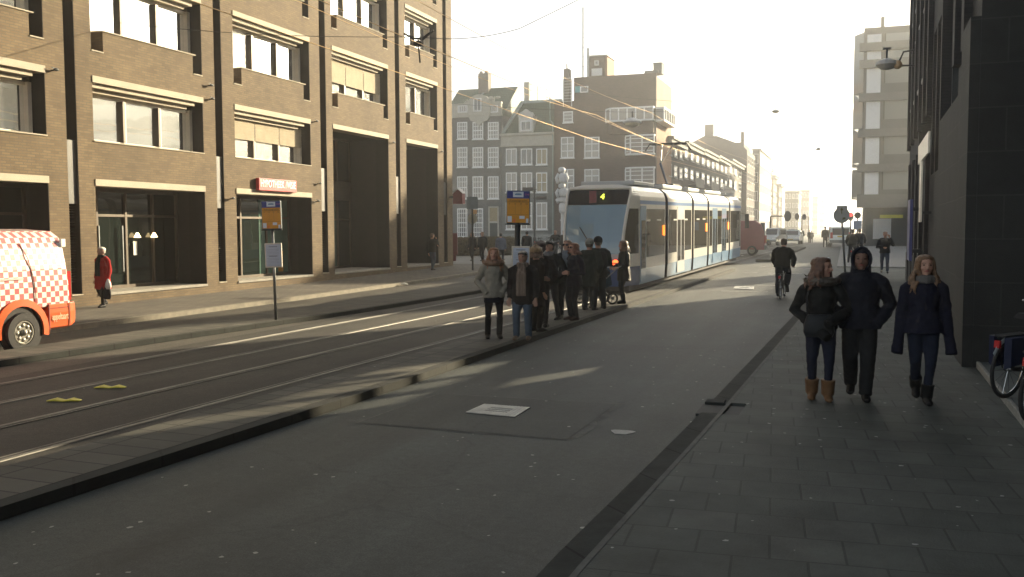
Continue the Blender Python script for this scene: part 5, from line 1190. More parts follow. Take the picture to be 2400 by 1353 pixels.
def person(label, pos, H, face, stride=((0, 0, 0), (0, 0, 0)), arms=('down', 'down'), coat=(.02, .02, .025), hem=.48, flare=1.0, fit=1.0, trs=(.03, .035, .05), tw=1.0, boots=None, shoe=(.02, .02, .02), hair=('short', (.08, .05, .03)), skin=SKIN, yaw=0., pitch=0., lean=0., vox=.013, sex='m', sit=None, skirt=None, group=None, hood=None, hat=None, scarf=None, glasses=False, detail=True, collar=None, bend=0., bare_hands=True, hairlen=.2, belly=0., gloves=False):
    body = MB(); ct = MB(); tr = MB(); f = H
    sh = (.118 if sex == 'm' else .104) * f; hh = .05 * f
    hz_ = .525 * f if sit is None else sit
    up = hz_ - .525 * f
    def sp(z):                                                     # spine leans forward with height
        t = max(0., (z - .525 * f) / (.3 * f)); return Vector((0, lean * t + bend * t * t, z + up - (abs(lean) * .25 * t if sit else 0)))
    L2_ = {}
    hip = {}; knee = {}; ank = {}
    for sx, st in ((-1, stride[0]), (1, stride[1])):
        hp_ = Vector((sx * hh, 0, hz_)); an = Vector((sx * (.052 * f) + st[0], st[1], .05 * f + st[2]))
        d = an - hp_; l1, l2 = .245 * f, .24 * f; dl = min(d.length, (l1 + l2) * .999); a = (l1 * l1 - l2 * l2 + dl * dl) / (2 * dl); h_ = math.sqrt(max(0, l1 * l1 - a * a)); dn = d.normalized()
        fwd = Vector((sx * .12, 1, 0)); fwd = (fwd - dn * fwd.dot(dn)).normalized(); kn = hp_ + dn * a + fwd * h_; an = hp_ + dn * dl
        hip[sx], knee[sx], ank[sx] = hp_, kn, an
        body.tube([hp_ + Vector((0, 0, .02 * f)), hp_.lerp(kn, .5), kn, kn.lerp(an, .35), an], [.047 * f, .042 * f, .029 * f, .026 * f, .017 * f], 10)
        body.tube([an + Vector((0, -.012 * f, 0)), an + Vector((0, .03 * f, -.02 * f)), an + Vector((0, .065 * f, -.03 * f))], [.016 * f, .015 * f, .009 * f], 8)
        e = an.lerp(kn, .12) if boots else an + Vector((0, 0, -.012 * f))
        tr.tube([hp_ + Vector((0, 0, .03 * f)), hp_.lerp(kn, .45), kn, kn.lerp(an, .4), e], [.062 * f * (.94 + .06 * tw), .054 * f * tw ** .5, .04 * f * tw ** .7, .036 * f * tw, .031 * f * tw], 12)
    tr.tube([Vector((0, .0, hz_ - .02 * f)), Vector((0, -.008 * f, hz_ + .05 * f)), sp(.60 * f)], [(.098 * f, .075 * f), (.1 * f, .078 * f), (.088 * f, .062 * f)], 14, up=(0, 1, 0))
    W = .92 if sex == 'f' else 1.0
    prof = [(.50, .096, .072), (.56, .097, .074), (.62, .084 * W, .062), (.68, .092 * W, .068), (.74, .102 * W, .075), (.79, .10 * W, .068), (.82, .075 * W, .052), (.838, .045, .042)]
    body.tube([sp(z * f) for z, _, _ in prof], [(a * f * .93, c * f * .93) for _, a, c in prof], 14, up=(0, 1, 0))
    # head
    neck = sp(.838 * f); hc = sp(.932 * f) + Vector((0, .014 * f + lean * .1, 0)); hs = .134 * f
    Rm = Matrix.Rotation(R_(yaw), 3, 'Z') @ Matrix.Rotation(R_(pitch), 3, 'X')
    def hd(x, y, z): return hc + Rm @ (Vector((x, y, z)) * hs)
    def hring(z, rx, ry, yo, n=16): return [hd(rx * math.cos(2 * math.pi * i / n), yo + ry * math.sin(2 * math.pi * i / n), z) for i in range(n)]
    body.loft([hring(*q) for q in ((-.5, .14, .15, .20), (-.45, .22, .25, .13), (-.33, .29, .36, .06), (-.15, .335, .43, .02), (.05, .36, .47, .0), (.25, .365, .475, -.01), (.38, .31, .41, -.02), (.47, .18, .24, -.03), (.5, .05, .07, -.03))])
    body.tube([neck - Vector((0, 0, .03 * f)), hd(0, -.06, -.3)], [.04 * f, .036 * f], 10)
    if detail:
        body.tube([hd(0, .43, .10), hd(0, .50, -.02), hd(0, .56, -.12), hd(0, .47, -.17)], [.045 * hs, .055 * hs, .085 * hs, .05 * hs], 8)
        for sx in (-1, 1):
            body.ell(hd(sx * .37, -.02, -.03), (.05 * hs, .1 * hs, .13 * hs), 8, 6)
            body.ell(hd(sx * .15, .40, .125), (.12 * hs, .06 * hs, .04 * hs), 8, 6); body.ell(hd(sx * .2, .33, -.12), (.1 * hs, .1 * hs, .09 * hs), 8, 6)
        body.ell(hd(0, .36, -.42), (.1 * hs, .08 * hs, .07 * hs), 8, 6)
    # arms
    PR = {'down': ((.025, -.015, -.175), (.03, .025, -.325)), 'out': ((.032, -.02, -.17), (.052, .02, -.33)), 'pocket': ((.075, -.05, -.155), (.0, .045, -.255)), 'swingf': ((.03, .03, -.17), (.03, .11, -.30)), 'swingb': ((.035, -.06, -.165), (.05, -.09, -.315)),
          'fold': ((.055, -.01, -.17), (-.09, .10, -.175)), 'phone': ((.07, .05, -.13), (-.02, .08, .06)), 'push': ((.04, .01, -.17), (.0, .15, -.215)), 'bar': ((.05, .07, -.15), (.02, .22, -.24)), 'link': ((.09, -.02, -.15), (.0, .10, -.20)), 'front': ((.075, -.03, -.16), (-.05, .09, -.26)), 'up': ((.08, .05, -.12), (.03, .13, .05))}
    hands = {}
    for sx, nm in ((-1, arms[0]), (1, arms[1])):
        e_, w_ = PR[nm]; s0 = sp(.79 * f) + Vector((sx * sh, -.005 * f, 0)); E_ = s0 + Vector((sx * e_[0], e_[1], e_[2])) * f; Wr = s0 + Vector((sx * w_[0], w_[1], w_[2])) * f
        body.tube([sp(.80 * f) + Vector((sx * sh * .5, 0, 0)), s0, s0.lerp(E_, .5), E_, E_.lerp(Wr, .4), Wr], [.035 * f, .034 * f, .029 * f, .024 * f, .024 * f, .016 * f], 10)
        fd = (Wr - E_).normalized(); side = fd.cross(Vector((0, 1, 0.01))).normalized(); nrm = side.cross(fd)
        pm = Wr + fd * .028 * f
        body.tube([Wr, pm, Wr + fd * .052 * f], [(.02 * f, .014 * f), (.024 * f, .013 * f), (.022 * f, .011 * f)], 8, up=nrm)
        if nm not in ('pocket',) and vox < .02 and not gloves:
            for k in range(4):
                o = side * (k - 1.5) * .0125 * f; l = (.036, .042, .04, .032)[k] * f
                a0 = Wr + fd * .05 * f + o; a1 = a0 + fd * l * .55 - nrm * .006 * f * -sx * 0 + Vector((0, .006 * f, 0)); a2 = a1 + fd * l * .45 + Vector((0, .012 * f, 0))
                body.tube([a0, a1, a2], [.0075 * f, .007 * f, .0055 * f], 6)
            th = side * .02 * f; body.tube([Wr + fd * .015 * f + th * .8, Wr + fd * .035 * f + th * 1.5 + Vector((0, .008 * f, 0)), Wr + fd * .058 * f + th * 1.5 + Vector((0, .016 * f, 0))], [.010 * f, .009 * f, .0065 * f], 6)
        ce = E_.lerp(Wr, 1.75 if gloves else 1.35 if nm == 'pocket' else .97)
        ct.tube([sp(.808 * f) + Vector((sx * sh * .3, 0, .0)), sp(.803 * f) + Vector((sx * sh * .72, -.003 * f, 0)), s0 + Vector((sx * .006 * f, 0, -.014 * f)), s0.lerp(E_, .5), E_, E_.lerp(Wr, .5), ce], [.040 * f * fit, .043 * f * fit, .045 * f * fit, .043 * f * fit, .040 * f * fit, .037 * f * fit, (.036 if gloves else .032) * f * fit], 12)
        hands[sx] = pm
    cp = [(.845, .05, .05), (.825, .072 * W, .058), (.79, .104 * W, .078), (.74, .112 * W, .088), (.68, .106 * W, .084 + belly), (.625, .098 * (W if sex == 'f' else 1.03), .078 + belly), (.56, .108 * (1 + (flare - 1) * .4), .088), (.50, .114 * (1 + (flare - 1) * .7), .092)]
    if hem < .49: cp += [((.5 + hem) / 2, .116 * (1 + (flare - 1) * .9), .093 * (.4 + .6 * flare)), (hem, .118 * flare, .094 * flare)]
    if sit is None or hem > .46:
        ct.tube([sp(z * f) for z, _, _ in cp], [(a * f * fit, c * f * fit) for _, a, c in cp], 16, up=(0, 1, 0))
    P = remesh(body, vox, 'person', skin, None, 2); P.location = pos; P.rotation_euler = (0, 0, R_(face)); tag(P, label, 'person', group)
    cv = max(vox, .013)
    remesh(ct, cv, 'coat', cloth(coat), P, 2, .012 * f / 1.7, 9., .5)
    remesh(tr, cv, 'trousers', cloth(trs), P, 2, .008, 9., .5)
    if skirt:
        q = MB(); q.tube([sp(.55 * f), sp(.47 * f), sp((.40) * f)], [(.105 * f, .082 * f), (.112 * f, .09 * f), (.112 * f, .092 * f)], 16, up=(0, 1, 0)); q.build('skirt', cloth(skirt), P, smooth=True)
    for sx in (-1, 1):
        an = ank[sx]; q = MB(); z0 = an.z - .05 * f
        fl_ = (hip[sx] - an).normalized(); tl = stride[0 if sx < 0 else 1][2]; dz = tl * .55
        if boots:
            kn = knee[sx]; q.tube([an.lerp(kn, boots[1]), an.lerp(kn, boots[1] * .5), an + Vector((0, 0, -.01 * f))], [.040 * f * boots[2], .037 * f * boots[2], .036 * f * boots[2]], 10)
        a0 = an + Vector((0, -.036 * f, -.026 * f + dz * .3)); a1 = an + Vector((0, .02 * f, -.022 * f)); a2 = an + Vector((sx * .006 * f, .085 * f, -.032 * f - dz)); a3 = an + Vector((sx * .006 * f, .118 * f, -.037 * f - dz))
        q.tube([a0, a1, a2, a3], [(.026 * f, .026 * f), (.029 * f, .03 * f), (.029 * f, .019 * f), (.018 * f, .012 * f)], 10)
        remesh(q, cv * .8, 'boot' if boots else 'shoe', cloth(boots[0] if boots else shoe, .55), P, 2)
    hm = hairm(hair[1]); st = hair[0]; rs = random.Random(len(label) * 13 + int(H * 100))
    if st in ('short', 'long', 'curly', 'bun') and not hood:
        q = MB(); ex = .035 if st == 'short' else .07 if st == 'long' else .16
        q.loft([[hd((rx + ex) * math.cos(t), yo + (ry + ex) * math.sin(t) - (.06 if z < .2 else .02), z + ex * .6) for t in [2 * math.pi * i / 16 for i in range(16)]] for z, rx, ry, yo in ((.12, .35, .40, -.10), (.28, .365, .44, -.045), (.40, .30, .40, -.02), (.48, .18, .24, -.03), (.51, .05, .07, -.03))])
        q.loft([[hd((rx + ex) * math.cos(t), yo + (ry + ex) * math.sin(t), z) for t in [2 * math.pi * i / 16 for i in range(16)]] for z, rx, ry, yo in ((-.36, .2, .14, -.24), (-.2, .33, .24, -.2), (.05, .36, .28, -.2), (.3, .33, .26, -.18))])
        if st == 'long':
            n = 30
            for i in range(n):
                a = -2.2 + 4.4 * i / (n - 1) + rs.uniform(-.06, .06); x_, y_ = math.sin(a), -math.cos(a)
                ln = hairlen * rs.uniform(.8, 1.1); w = rs.uniform(.04, .09); ph = rs.uniform(0, 6)
                pts = [hd(x_ * .22, y_ * .26 - .02, .47), hd(x_ * .40, y_ * .46 - .02, .22), hd(x_ * .44, y_ * .50 - .04, -.15)]
                e0 = pts[-1]
                for k in range(1, 6):
                    t = k / 5; out = (.22 if abs(a) < 2 else .10) * t + w * math.sin(ph + t * 7)
                    pts.append(e0 + Rm @ Vector((x_ * out * hs * 1.6, y_ * out * hs * 1.2 - .03 * t * hs, 0)) + Vector((0, 0, -ln * f * t)))
                r_ = rs.uniform(.055, .085) * hs
                q.tube(pts, [r_ * .8, r_, r_ * 1.05, r_, r_ * .95, r_ * .85, r_ * .7, r_ * .35], 6)
        if st == 'curly':
            for i in range(46):
                a = rs.uniform(-2.5, 2.5); e = rs.uniform(-.5, 1.3); q.ell(hd(.46 * math.sin(a) * math.cos(e), -.5 * math.cos(a) * math.cos(e) - .02, .12 + .45 * math.sin(e)), [rs.uniform(.1, .17) * hs] * 3, 6, 5)
        if st == 'bun': q.ell(hd(0, -.55, .1), (.2 * hs,) * 3, 8, 6)
        remesh(q, max(.009, vox * .8), 'hair', hm, P, 1, .007, 30., .3)
    if detail:
        for sx in (-1, 1):
            q = MB(); q.ell(hd(sx * .155, .425, .045), (.062 * hs, .035 * hs, .03 * hs), 8, 6); q.build('eye', EYE_, P, smooth=True)
            q = MB(); q.tube([hd(sx * .08, .47, .13), hd(sx * .17, .465, .155), hd(sx * .25, .41, .13)], .018 * hs, 5); q.build('eyebrow', hm, P)
        q = MB(); q.tube([hd(-.13, .40, -.265), hd(-.05, .445, -.255), hd(.05, .445, -.255), hd(.13, .40, -.265)], [.015 * hs, .032 * hs, .032 * hs, .015 * hs], 6); q.build('mouth', LIP, P, smooth=True)
    if glasses:
        q = MB()
        for sx in (-1, 1): q.ell(hd(sx * .165, .47, .045), (.14 * hs, .05 * hs, .10 * hs), 10, 6); q.tube([hd(sx * .29, .43, .07), hd(sx * .40, .0, .05)], .015 * hs, 5)
        q.tube([hd(-.05, .5, .07), hd(.05, .5, .07)], .02 * hs, 5); q.build('sunglasses', M('sunglass', (.012, .01, .012), .15, var=0), P, smooth=True)
    if hood:
        q = MB(); q.loft([[hd(rx * math.cos(t), yo + ry * math.sin(t), z) for t in [2 * math.pi * i / 18 for i in range(18)]] for z, rx, ry, yo in ((-.9, .55, .42, -.1), (-.6, .5, .40, -.13), (-.25, .47, .42, -.16), (.1, .475, .50, -.12), (.38, .42, .50, -.08), (.56, .28, .36, -.06), (.63, .1, .12, -.06))])
        q.ring(hd(0, .0, 0), .01, .005)
        remesh(q, max(.011, vox), 'hood', cloth(hood), P, 2, .008, 14.)
        q = MB(); q.tube([hd(.43 * math.cos(t), .30 + .06 * math.sin(t), .02 + .55 * math.sin(t)) for t in [math.pi * (-.35 + 1.7 * i / 14) for i in range(15)]], .075 * hs, 8); q.build('hood_rim', cloth(hood), P, smooth=True)
    if hat:
        kind, hcx = hat; q = MB()
        if kind == 'beanie': q.loft([[hd(rx * math.cos(t), -.03 + ry * math.sin(t), z) for t in [2 * math.pi * i / 16 for i in range(16)]] for z, rx, ry in ((-.05, .43, .53), (.10, .45, .55), (.25, .45, .55), (.42, .40, .49), (.57, .23, .29), (.62, .05, .07))]); remesh(q, max(.01, vox), 'hat', cloth(hcx), P, 1, .004, 40.)
        elif kind == 'band': q.loft([[hd(rx * math.cos(t), -.03 + ry * math.sin(t), z) for t in [2 * math.pi * i / 16 for i in range(16)]] for z, rx, ry in ((.16, .40, .49), (.34, .385, .48))]); q.build('headband', cloth(hcx), P, smooth=True)
        elif kind == 'cap':
            q.loft([[hd(rx * math.cos(t), -.03 + ry * math.sin(t), z) for t in [2 * math.pi * i / 16 for i in range(16)]] for z, rx, ry in ((.22, .40, .50), (.38, .37, .47), (.50, .2, .26))]); q.loft([[hd(-.3, .4, .22), hd(.3, .4, .22), hd(.3, .4, .26), hd(-.3, .4, .26)], [hd(-.2, .72, .17), hd(.2, .72, .17), hd(.2, .72, .20), hd(-.2, .72, .20)]]); q.build('cap', cloth(hcx), P, smooth=True)
        elif kind == 'fur':
            q.loft([[hd(rx * math.cos(t), -.05 + ry * math.sin(t), z) for t in [2 * math.pi * i / 16 for i in range(16)]] for z, rx, ry in ((-.1, .42, .48), (.15, .50, .58), (.4, .46, .54), (.56, .2, .25))])
            for i in range(150):
                a = rs.uniform(0, 6.28); e = rs.uniform(-.3, 1.4); d = Vector((math.cos(a) * math.cos(e), math.sin(a) * math.cos(e), math.sin(e))); c_ = hd(d.x * .46, d.y * .52 - .05, .14 + d.z * .40); q.tube([c_, c_ + (Rm @ d) * hs * rs.uniform(.12, .26)], [.035 * hs, .006 * hs], 5)
            remesh(q, .010, 'fur_hat', hairm(hcx), P, 0, .004, 40.)
    if scarf:
        q = MB(); nb = sp(.832 * f)
        for k in range(2): q.ring((nb.x, nb.y + .008 * f, nb.z + (.0 + .02 * k) * f), .05 * f, .021 * f, 'z', 18, 8)
        if scarf[1]: 
            for sx in (-.3, .35): q.tube([nb + Vector((sx * .06 * f, .06 * f, 0)), sp(.74 * f) + Vector((sx * .08 * f, .095 * f * fit, 0)), sp(scarf[1] * f) + Vector((sx * .09 * f, .098 * f * fit, 0))], [(.025 * f, .014 * f), (.032 * f, .012 * f), (.032 * f, .010 * f)], 8, up=(0, 1, 0))
        remesh(q, .011, 'scarf', scarf[0] if not isinstance(scarf[0], tuple) else cloth(scarf[0], .95, .5), P, 1, .006, 22.)
    if collar:
        q = MB(); nb = sp(.835 * f); q.ring((nb.x, nb.y - .012 * f, nb.z), .085 * f, .035 * f, 'z', 22, 8)
        for i in range(90):
            a = rs.uniform(0, 6.28); c_ = nb + Vector((math.cos(a) * .095 * f, math.sin(a) * .09 * f - .012 * f, rs.uniform(-.02, .03) * f)); q.tube([c_, c_ + Vector((math.cos(a) * .04 * f, math.sin(a) * .04 * f, rs.uniform(-.02, .03) * f))], [.012 * f, .002 * f], 4)
        remesh(q, .011, 'fur_collar', hairm(collar), P, 0)
    P['_'] = 0; del P['_']
    return P, hands, hd, ank
def at_(P, v): return P.matrix_basis @ Vector(v)
def bag(label, cat, mb, mat, P, name=None, **kw):                  # a held thing: shape given in the holder's frame, kept top-level
    o = mb.build(name or cat.replace(' ', '_'), mat, label=label, cat=cat, smooth=kw.get('smooth', False), bevel=kw.get('bevel', 0)); o.location = P.location; o.rotation_euler = P.rotation_euler; return o
TRIO = 'three people walking along the right pavement'
def toward(p, extra=0.): return math.degrees(math.atan2(p.x, -p.y)) + extra
# --- the three walkers on the right
p = gp(1921, 936, .055)
PL, hl, hdl, _ = person('auburn haired woman in dark coat and tan boots looking at her companion', p, 1.67, 184, ((.0, .04, 0), (.0, -.06, .0)), ('link', 'front'), coat=(.016, .017, .017), hem=.49, flare=1.06, fit=1.0, gloves=True, trs=(.016, .022, .05), tw=.9, boots=((.15, .08, .035), .42, 1.25), hair=('long', (.085, .038, .02)), yaw=62, sex='f', vox=.0105, hairlen=.13, collar=(.05, .04, .03))
q = MB(); q.ell(hdl(-.2, .25, .40), (.02, .03, .03), 8, 6); bag('small pale hair clip in the auburn woman\'s hair', 'hair clip', q, M('clip', (.5, .6, .65), .3, var=0), PL)
q = MB(); rr = []
for z, sx, sy in ((0, .15, .055), (.06, .175, .075), (.16, .165, .07), (.24, .14, .045), (.26, .13, .03)): rr.append([(sx * math.cos(t) + .03, .19 + sy * math.sin(t), .76 + z) for t in [2 * math.pi * i / 16 for i in range(16)]])
q.loft(rr); q.tube([(.16, .19, 1.0), (.17, .1, 1.22), (.10, .05, 1.38), (-.05, .02, 1.42)], .010, 6); bag('soft black handbag hanging in front of the auburn woman', 'handbag', q, cloth((.025, .03, .036), .5), PL, smooth=True)
p = gp(2012, 936, .055)
PM, hm_, hdm, _ = person('man in navy hooded jacket and wide grey trousers walking between the two women', p, 1.77, 181, ((.02, .04, 0), (-.01, -.26, .08)), ('pocket', 'pocket'), coat=(.014, .016, .03), hem=.475, fit=1.16, trs=(.028, .03, .032), tw=1.35, shoe=(.012, .012, .012), hood=(.016, .018, .034), skin=SKIN2, vox=.0105)
p = gp(2160, 944, .055)
PN, hn, hdn, _ = person('long haired woman in fitted navy jacket, grey scarf and jeans by the stone wall', p, 1.70, 183, ((.045, .05, 0), (-.05, -.26, .08)), ('out', 'out'), coat=(.016, .017, .04), hem=.475, flare=1.16, fit=1.0, gloves=True, trs=(.018, .026, .055), tw=.92, boots=((.012, .012, .013), .36, 1.1), hair=('long', (.13, .068, .03)), sex='f', vox=.0105, hairlen=.17, scarf=((.15, .14, .13), 0), yaw=6)
# --- passengers on the tram island
PG = 'passengers waiting on the tram island'
HB = .102
p = gp(1158, 793, HB)
P_, h_, hd_, _ = person('red haired woman in khaki parka with fur collar, black tights and skirt', p, 1.63, toward(p, 6), ((-.01, .02, 0), (.03, -.02, 0)), ('pocket', 'pocket'), coat=(.27, .25, .20), hem=.455, flare=1.08, fit=1.03, trs=(.012, .012, .016), tw=.82, boots=((.012, .012, .012), .8, .95), skirt=(.02, .022, .04), hair=('long', (.22, .09, .035)), yaw=-8, pitch=6, sex='f', group=PG, hairlen=.17, collar=(.16, .09, .05), scarf=((.20, .19, .26), 0))
p = gp(1226, 796, HB)
PLAID = BR('plaid_wool', (.13, .095, .07), (.07, .05, .04), (.17, .13, .10), .05, .05, .008, True, .3, .2, 8, .95, .2)
person('older man in dark overcoat with checked scarf, pale cap and blue jeans', p, 1.58, toward(p, -10), ((-.02, 0, 0), (.03, .04, 0)), ('down', 'down'), coat=(.028, .022, .020), hem=.40, fit=1.10, trs=(.07, .10, .14), tw=1.22, shoe=(.12, .08, .05), hair=('short', (.25, .23, .20)), yaw=-8, skin=M('skin_tan', (.27, .15, .10), .55, var=.12, vs=14), group=PG, scarf=(PLAID, .50), hat=('band', (.03, .03, .03)))
p = gp(1256, 777, HB)
P_, _, _, _ = person('woman with spiky brown fur hat standing with her back half turned', p, 1.63, toward(p, 125), ((-.02, 0, 0), (.02, 0, 0)), ('fold', 'down'), coat=(.03, .021, .017), hem=.30, fit=1.06, trs=(.02, .017, .016), tw=1.1, hair=('long', (.10, .055, .03)), hat=('fur', (.26, .17, .08)), sex='f', group=PG, hairlen=.05)
q = MB(); q.box(-.30, -.12, .86, -.18, .12, 1.12); q.tube([(-.24, .1, 1.12), (-.2, .05, 1.3), (-.15, -.02, 1.36)], .01, 5); bag('small dark shoulder bag with pale clasp on the fur hat woman', 'handbag', q, cloth((.02, .018, .018), .5), P_, bevel=.02)
p = gp(1266, 768, HB)
person('person with a bush of dark curly hair at the back of the waiting group', p, 1.70, toward(p, 170), ((-.02, 0, 0), (.02, 0, 0)), ('down', 'pocket'), coat=(.022, .017, .016), hem=.45, fit=1.05, trs=(.02, .02, .022), hair=('curly', (.05, .028, .022)), group=PG)
p = gp(1289, 749, HB)
person('man in dark jacket and black cap leaning on one leg behind the group', p, 1.70, toward(p, -28), ((-.10, -.05, 0), (.06, .05, 0)), ('pocket', 'down'), coat=(.028, .03, .028), hem=.46, fit=1.1, trs=(.022, .022, .026), hair=('short', (.03, .025, .02)), hat=('cap', (.015, .015, .016)), yaw=-15, group=PG, scarf=((.16, .16, .17), 0))
p = gp(1330, 747, HB)
person('man with sunglasses, receding brown hair and pale striped scarf', p, 1.72, toward(p, -16), ((-.02, 0, 0), (.04, .04, 0)), ('pocket', 'pocket'), coat=(.028, .036, .046), hem=.44, fit=1.1, trs=(.016, .017, .022), tw=1.1, shoe=(.05, .035, .025), hair=('short', (.14, .085, .05)), yaw=-8, pitch=4, glasses=True, group=PG, scarf=((.20, .22, .25), .60))
p = gp(1346, 750, HB)
person('red haired woman with sunglasses and long navy coat beside the man with the scarf', p, 1.66, toward(p, -48), ((-.02, .03, 0), (.03, 0, 0)), ('fold', 'fold'), coat=(.015, .014, .028), hem=.44, flare=1.02, fit=1.04, trs=(.014, .014, .02), tw=1.0, shoe=(.07, .03, .03), hair=('long', (.16, .06, .03)), yaw=-6, pitch=6, glasses=True, sex='f', group=PG, hairlen=.06)
p = gp(1381, 727, HB)
person('person in pale grey beanie and dark green jacket turned to the tram', p, 1.72, toward(p, 160), ((-.03, 0, 0), (.03, 0, 0)), ('pocket', 'pocket'), coat=(.022, .036, .028), hem=.34, fit=1.12, trs=(.02, .03, .035), tw=1.3, hair=('short', (.07, .05, .03)), hat=('beanie', (.30, .30, .26)), group=PG)
p = gp(1402, 724, HB)
P_, _, _, _ = person('tall person in dark beanie and green parka with jeans and a small pack', p, 1.76, toward(p, 200), ((-.04, .02, 0), (.04, -.05, 0)), ('pocket', 'fold'), coat=(.028, .04, .032), hem=.44, fit=1.14, trs=(.035, .05, .062), tw=1.3, hair=('short', (.04, .03, .02)), hat=('beanie', (.02, .022, .028)), group=PG)
q = MB()
for z in range(5): pass
q.loft([[(.17 * s * math.cos(t), -.20 + .09 * s * math.sin(t), z) for t in [2 * math.pi * i / 14 for i in range(14)]] for z, s in ((.98, .7), (1.03, .95), (1.2, 1.), (1.36, .85), (1.42, .5))]); bag('small dark backpack worn by the tall person in the green parka', 'backpack', q, cloth((.018, .018, .02), .7), P_, smooth=True)
p = gp(1462, 711, HB)
PJ, hj, _, _ = person('brown haired woman in black coat holding the handles of a stroller', p, 1.64, toward(p, -66), ((-.04, .06, 0), (.04, -.05, 0)), ('push', 'push'), coat=(.014, .014, .014), hem=.36, flare=1.1, fit=1.04, trs=(.035, .04, .045), tw=.85, boots=((.015, .014, .013), .5, 1.05), hair=('long', (.11, .055, .025)), yaw=-8, sex='f', group=PG, hairlen=.09)
# stroller
fwdJ = Vector((-math.sin(PJ.rotation_euler.z), math.cos(PJ.rotation_euler.z), 0))
ps = PJ.location + fwdJ * .72
ST = empty('stroller', ps, PJ.rotation_euler.z, label='dark pushchair with large spoked wheels in front of the woman in black', cat='stroller')
for sx in (-1, 1):
    for y, r_ in ((-.28, .16), (.42, .14)):
        q = MB(); q.ring((sx * .27, y, r_ + .0), r_ - .025, .025, 'x', 22, 7); wq = q.build('wheel', BLK, ST)
        q = MB()
        for k in range(5): a = k * 2 * math.pi / 5; q.bar((sx * .27, y, r_), (sx * .27, y + (r_ - .03) * math.cos(a), r_ + (r_ - .03) * math.sin(a)), .02, .012)
        q.disc((sx * .27, y, r_), .04, .05, 'x', 12); q.build('spokes', MET, wq)
    q = MB(); q.tube([(sx * .24, .42, .15), (sx * .24, .1, .5), (sx * .24, -.45, .95), (sx * .24, -.62, 1.02)], .014, 6); q.tube([(sx * .24, -.28, .17), (sx * .24, .1, .5)], .014, 6); q.build('frame_tube', MET, ST)
q = MB(); q.tube([(-.24, -.62, 1.02), (.24, -.62, 1.02)], .018, 8); q.build('handle', BLK, ST)
q = MB(); q.loft([[(x * .22, y, z) for x, y, z in ((-1, .38, .42), (1, .38, .42), (1, .42, .58), (-1, .42, .58))], [(x * .23, y, z) for x, y, z in ((-1, .0, .36), (1, .0, .36), (1, .05, .62), (-1, .05, .62))], [(x * .23, y, z) for x, y, z in ((-1, -.3, .5), (1, -.3, .5), (1, -.22, .95), (-1, -.22, .95))]]); q.build('seat', cloth((.02, .06, .09), .8), ST, bevel=.03)
q = MB(); q.loft([[(.24 * math.cos(t), -.22 + .34 * k / 4 - .0, .80 + .22 * math.sin(math.pi * (k + 1.) / 6) * (1 if math.sin(t) > 0 else .2) * abs(math.sin(t)) ** .6) for t in [math.pi * i / 10 for i in range(11)] + [math.pi + .01, -.01]] for k in range(5)]); q.build('canopy', cloth((.02, .022, .025), .8), ST)
q = MB(); q.box(-.18, -.28, .22, .18, .25, .36); q.build('basket', cloth((.03, .03, .03), .9), ST, bevel=.03)
# --- far side and background walkers
p = gp(243, 720, .12)
PR_, hr, _, _ = person('white haired woman in long red coat walking along the office front', p, 1.53, 176, ((-.02, .10, 0), (.02, -.16, .05)), ('down', 'down'), coat=(.42, .012, .012), hem=.30, flare=1.12, fit=1.1, trs=(.014, .013, .014), hair=('short', (.62, .58, .50)), sex='f', vox=.016, yaw=-10, scarf=((.015, .013, .013), .52))
q = MB(); c_ = hr[-1]; q.loft([[(c_.x + .12 * s * math.cos(t), c_.y + .03 + .06 * s * math.sin(t), c_.z + z) for t in [2 * math.pi * i / 12 for i in range(12)]] for z, s in ((-.46, .75), (-.38, 1.1), (-.2, .95), (-.06, .4), (.02, .15))]); bag('dark shopping bag carried by the woman in red', 'shopping bag', q, cloth((.03, .028, .035), .6), PR_, smooth=True)
q = MB(); c_ = hr[-1] + Vector((-.08, .06, .06)); q.loft([[(c_.x + .08 * s * math.cos(t), c_.y + .06 * s * math.sin(t), c_.z + z) for t in [2 * math.pi * i / 12 for i in range(12)]] for z, s in ((-.26, .6), (-.2, 1.1), (-.1, .9), (.0, .3))]); bag('white plastic bag carried by the woman in red', 'plastic bag', q, M('plastic_white', (.75, .74, .7), .35, var=.05), PR_, smooth=True)
p = gp(1013, 634, .12)
P_, hph, _, _ = person('man in dark jacket and jeans holding a phone to his ear by the columns', p, 1.66, -20, ((-.02, .12, 0), (.02, -.1, .02)), ('down', 'phone'), coat=(.022, .025, .022), hem=.49, fit=1.08, trs=(.05, .075, .11), hair=('short', (.10, .06, .035)), vox=.017, pitch=-6)
q = MB(); c_ = hph[1]; q.box(c_.x - .02, c_.y - .01, c_.z, c_.x + .02, c_.y + .01, c_.z + .13); bag('dark mobile phone at the ear of the man by the columns', 'phone', q, BLK, P_)
def far(label, px, h, H, face, coat, trs, hair, stride=((-.02, .12, 0), (.02, -.14, .03)), arms=('down', 'down'), **kw):
    return person(label, gp(px[0], px[1], h), H, face, stride, arms, coat=coat, trs=trs, hair=('short', hair) if not isinstance(hair[0], str) else hair, vox=kw.pop('vox', .024), detail=kw.pop('detail', False), fit=kw.pop('fit', 1.1), **kw)
far('brown haired woman in dark coat at the left of the couple near the hedge', (1107, 612), .12, 1.55, 168, (.025, .022, .02), (.02, .02, .022), ('long', (.12, .07, .04)), hem=.36, sex='f', hairlen=.06)
P_, hc_, _, _ = far('fair haired man in black jacket at the right of the couple near the hedge', (1131, 613), .12, 1.60, 172, (.018, .02, .022), (.02, .02, .024), (.3, .2, .1), hem=.48)
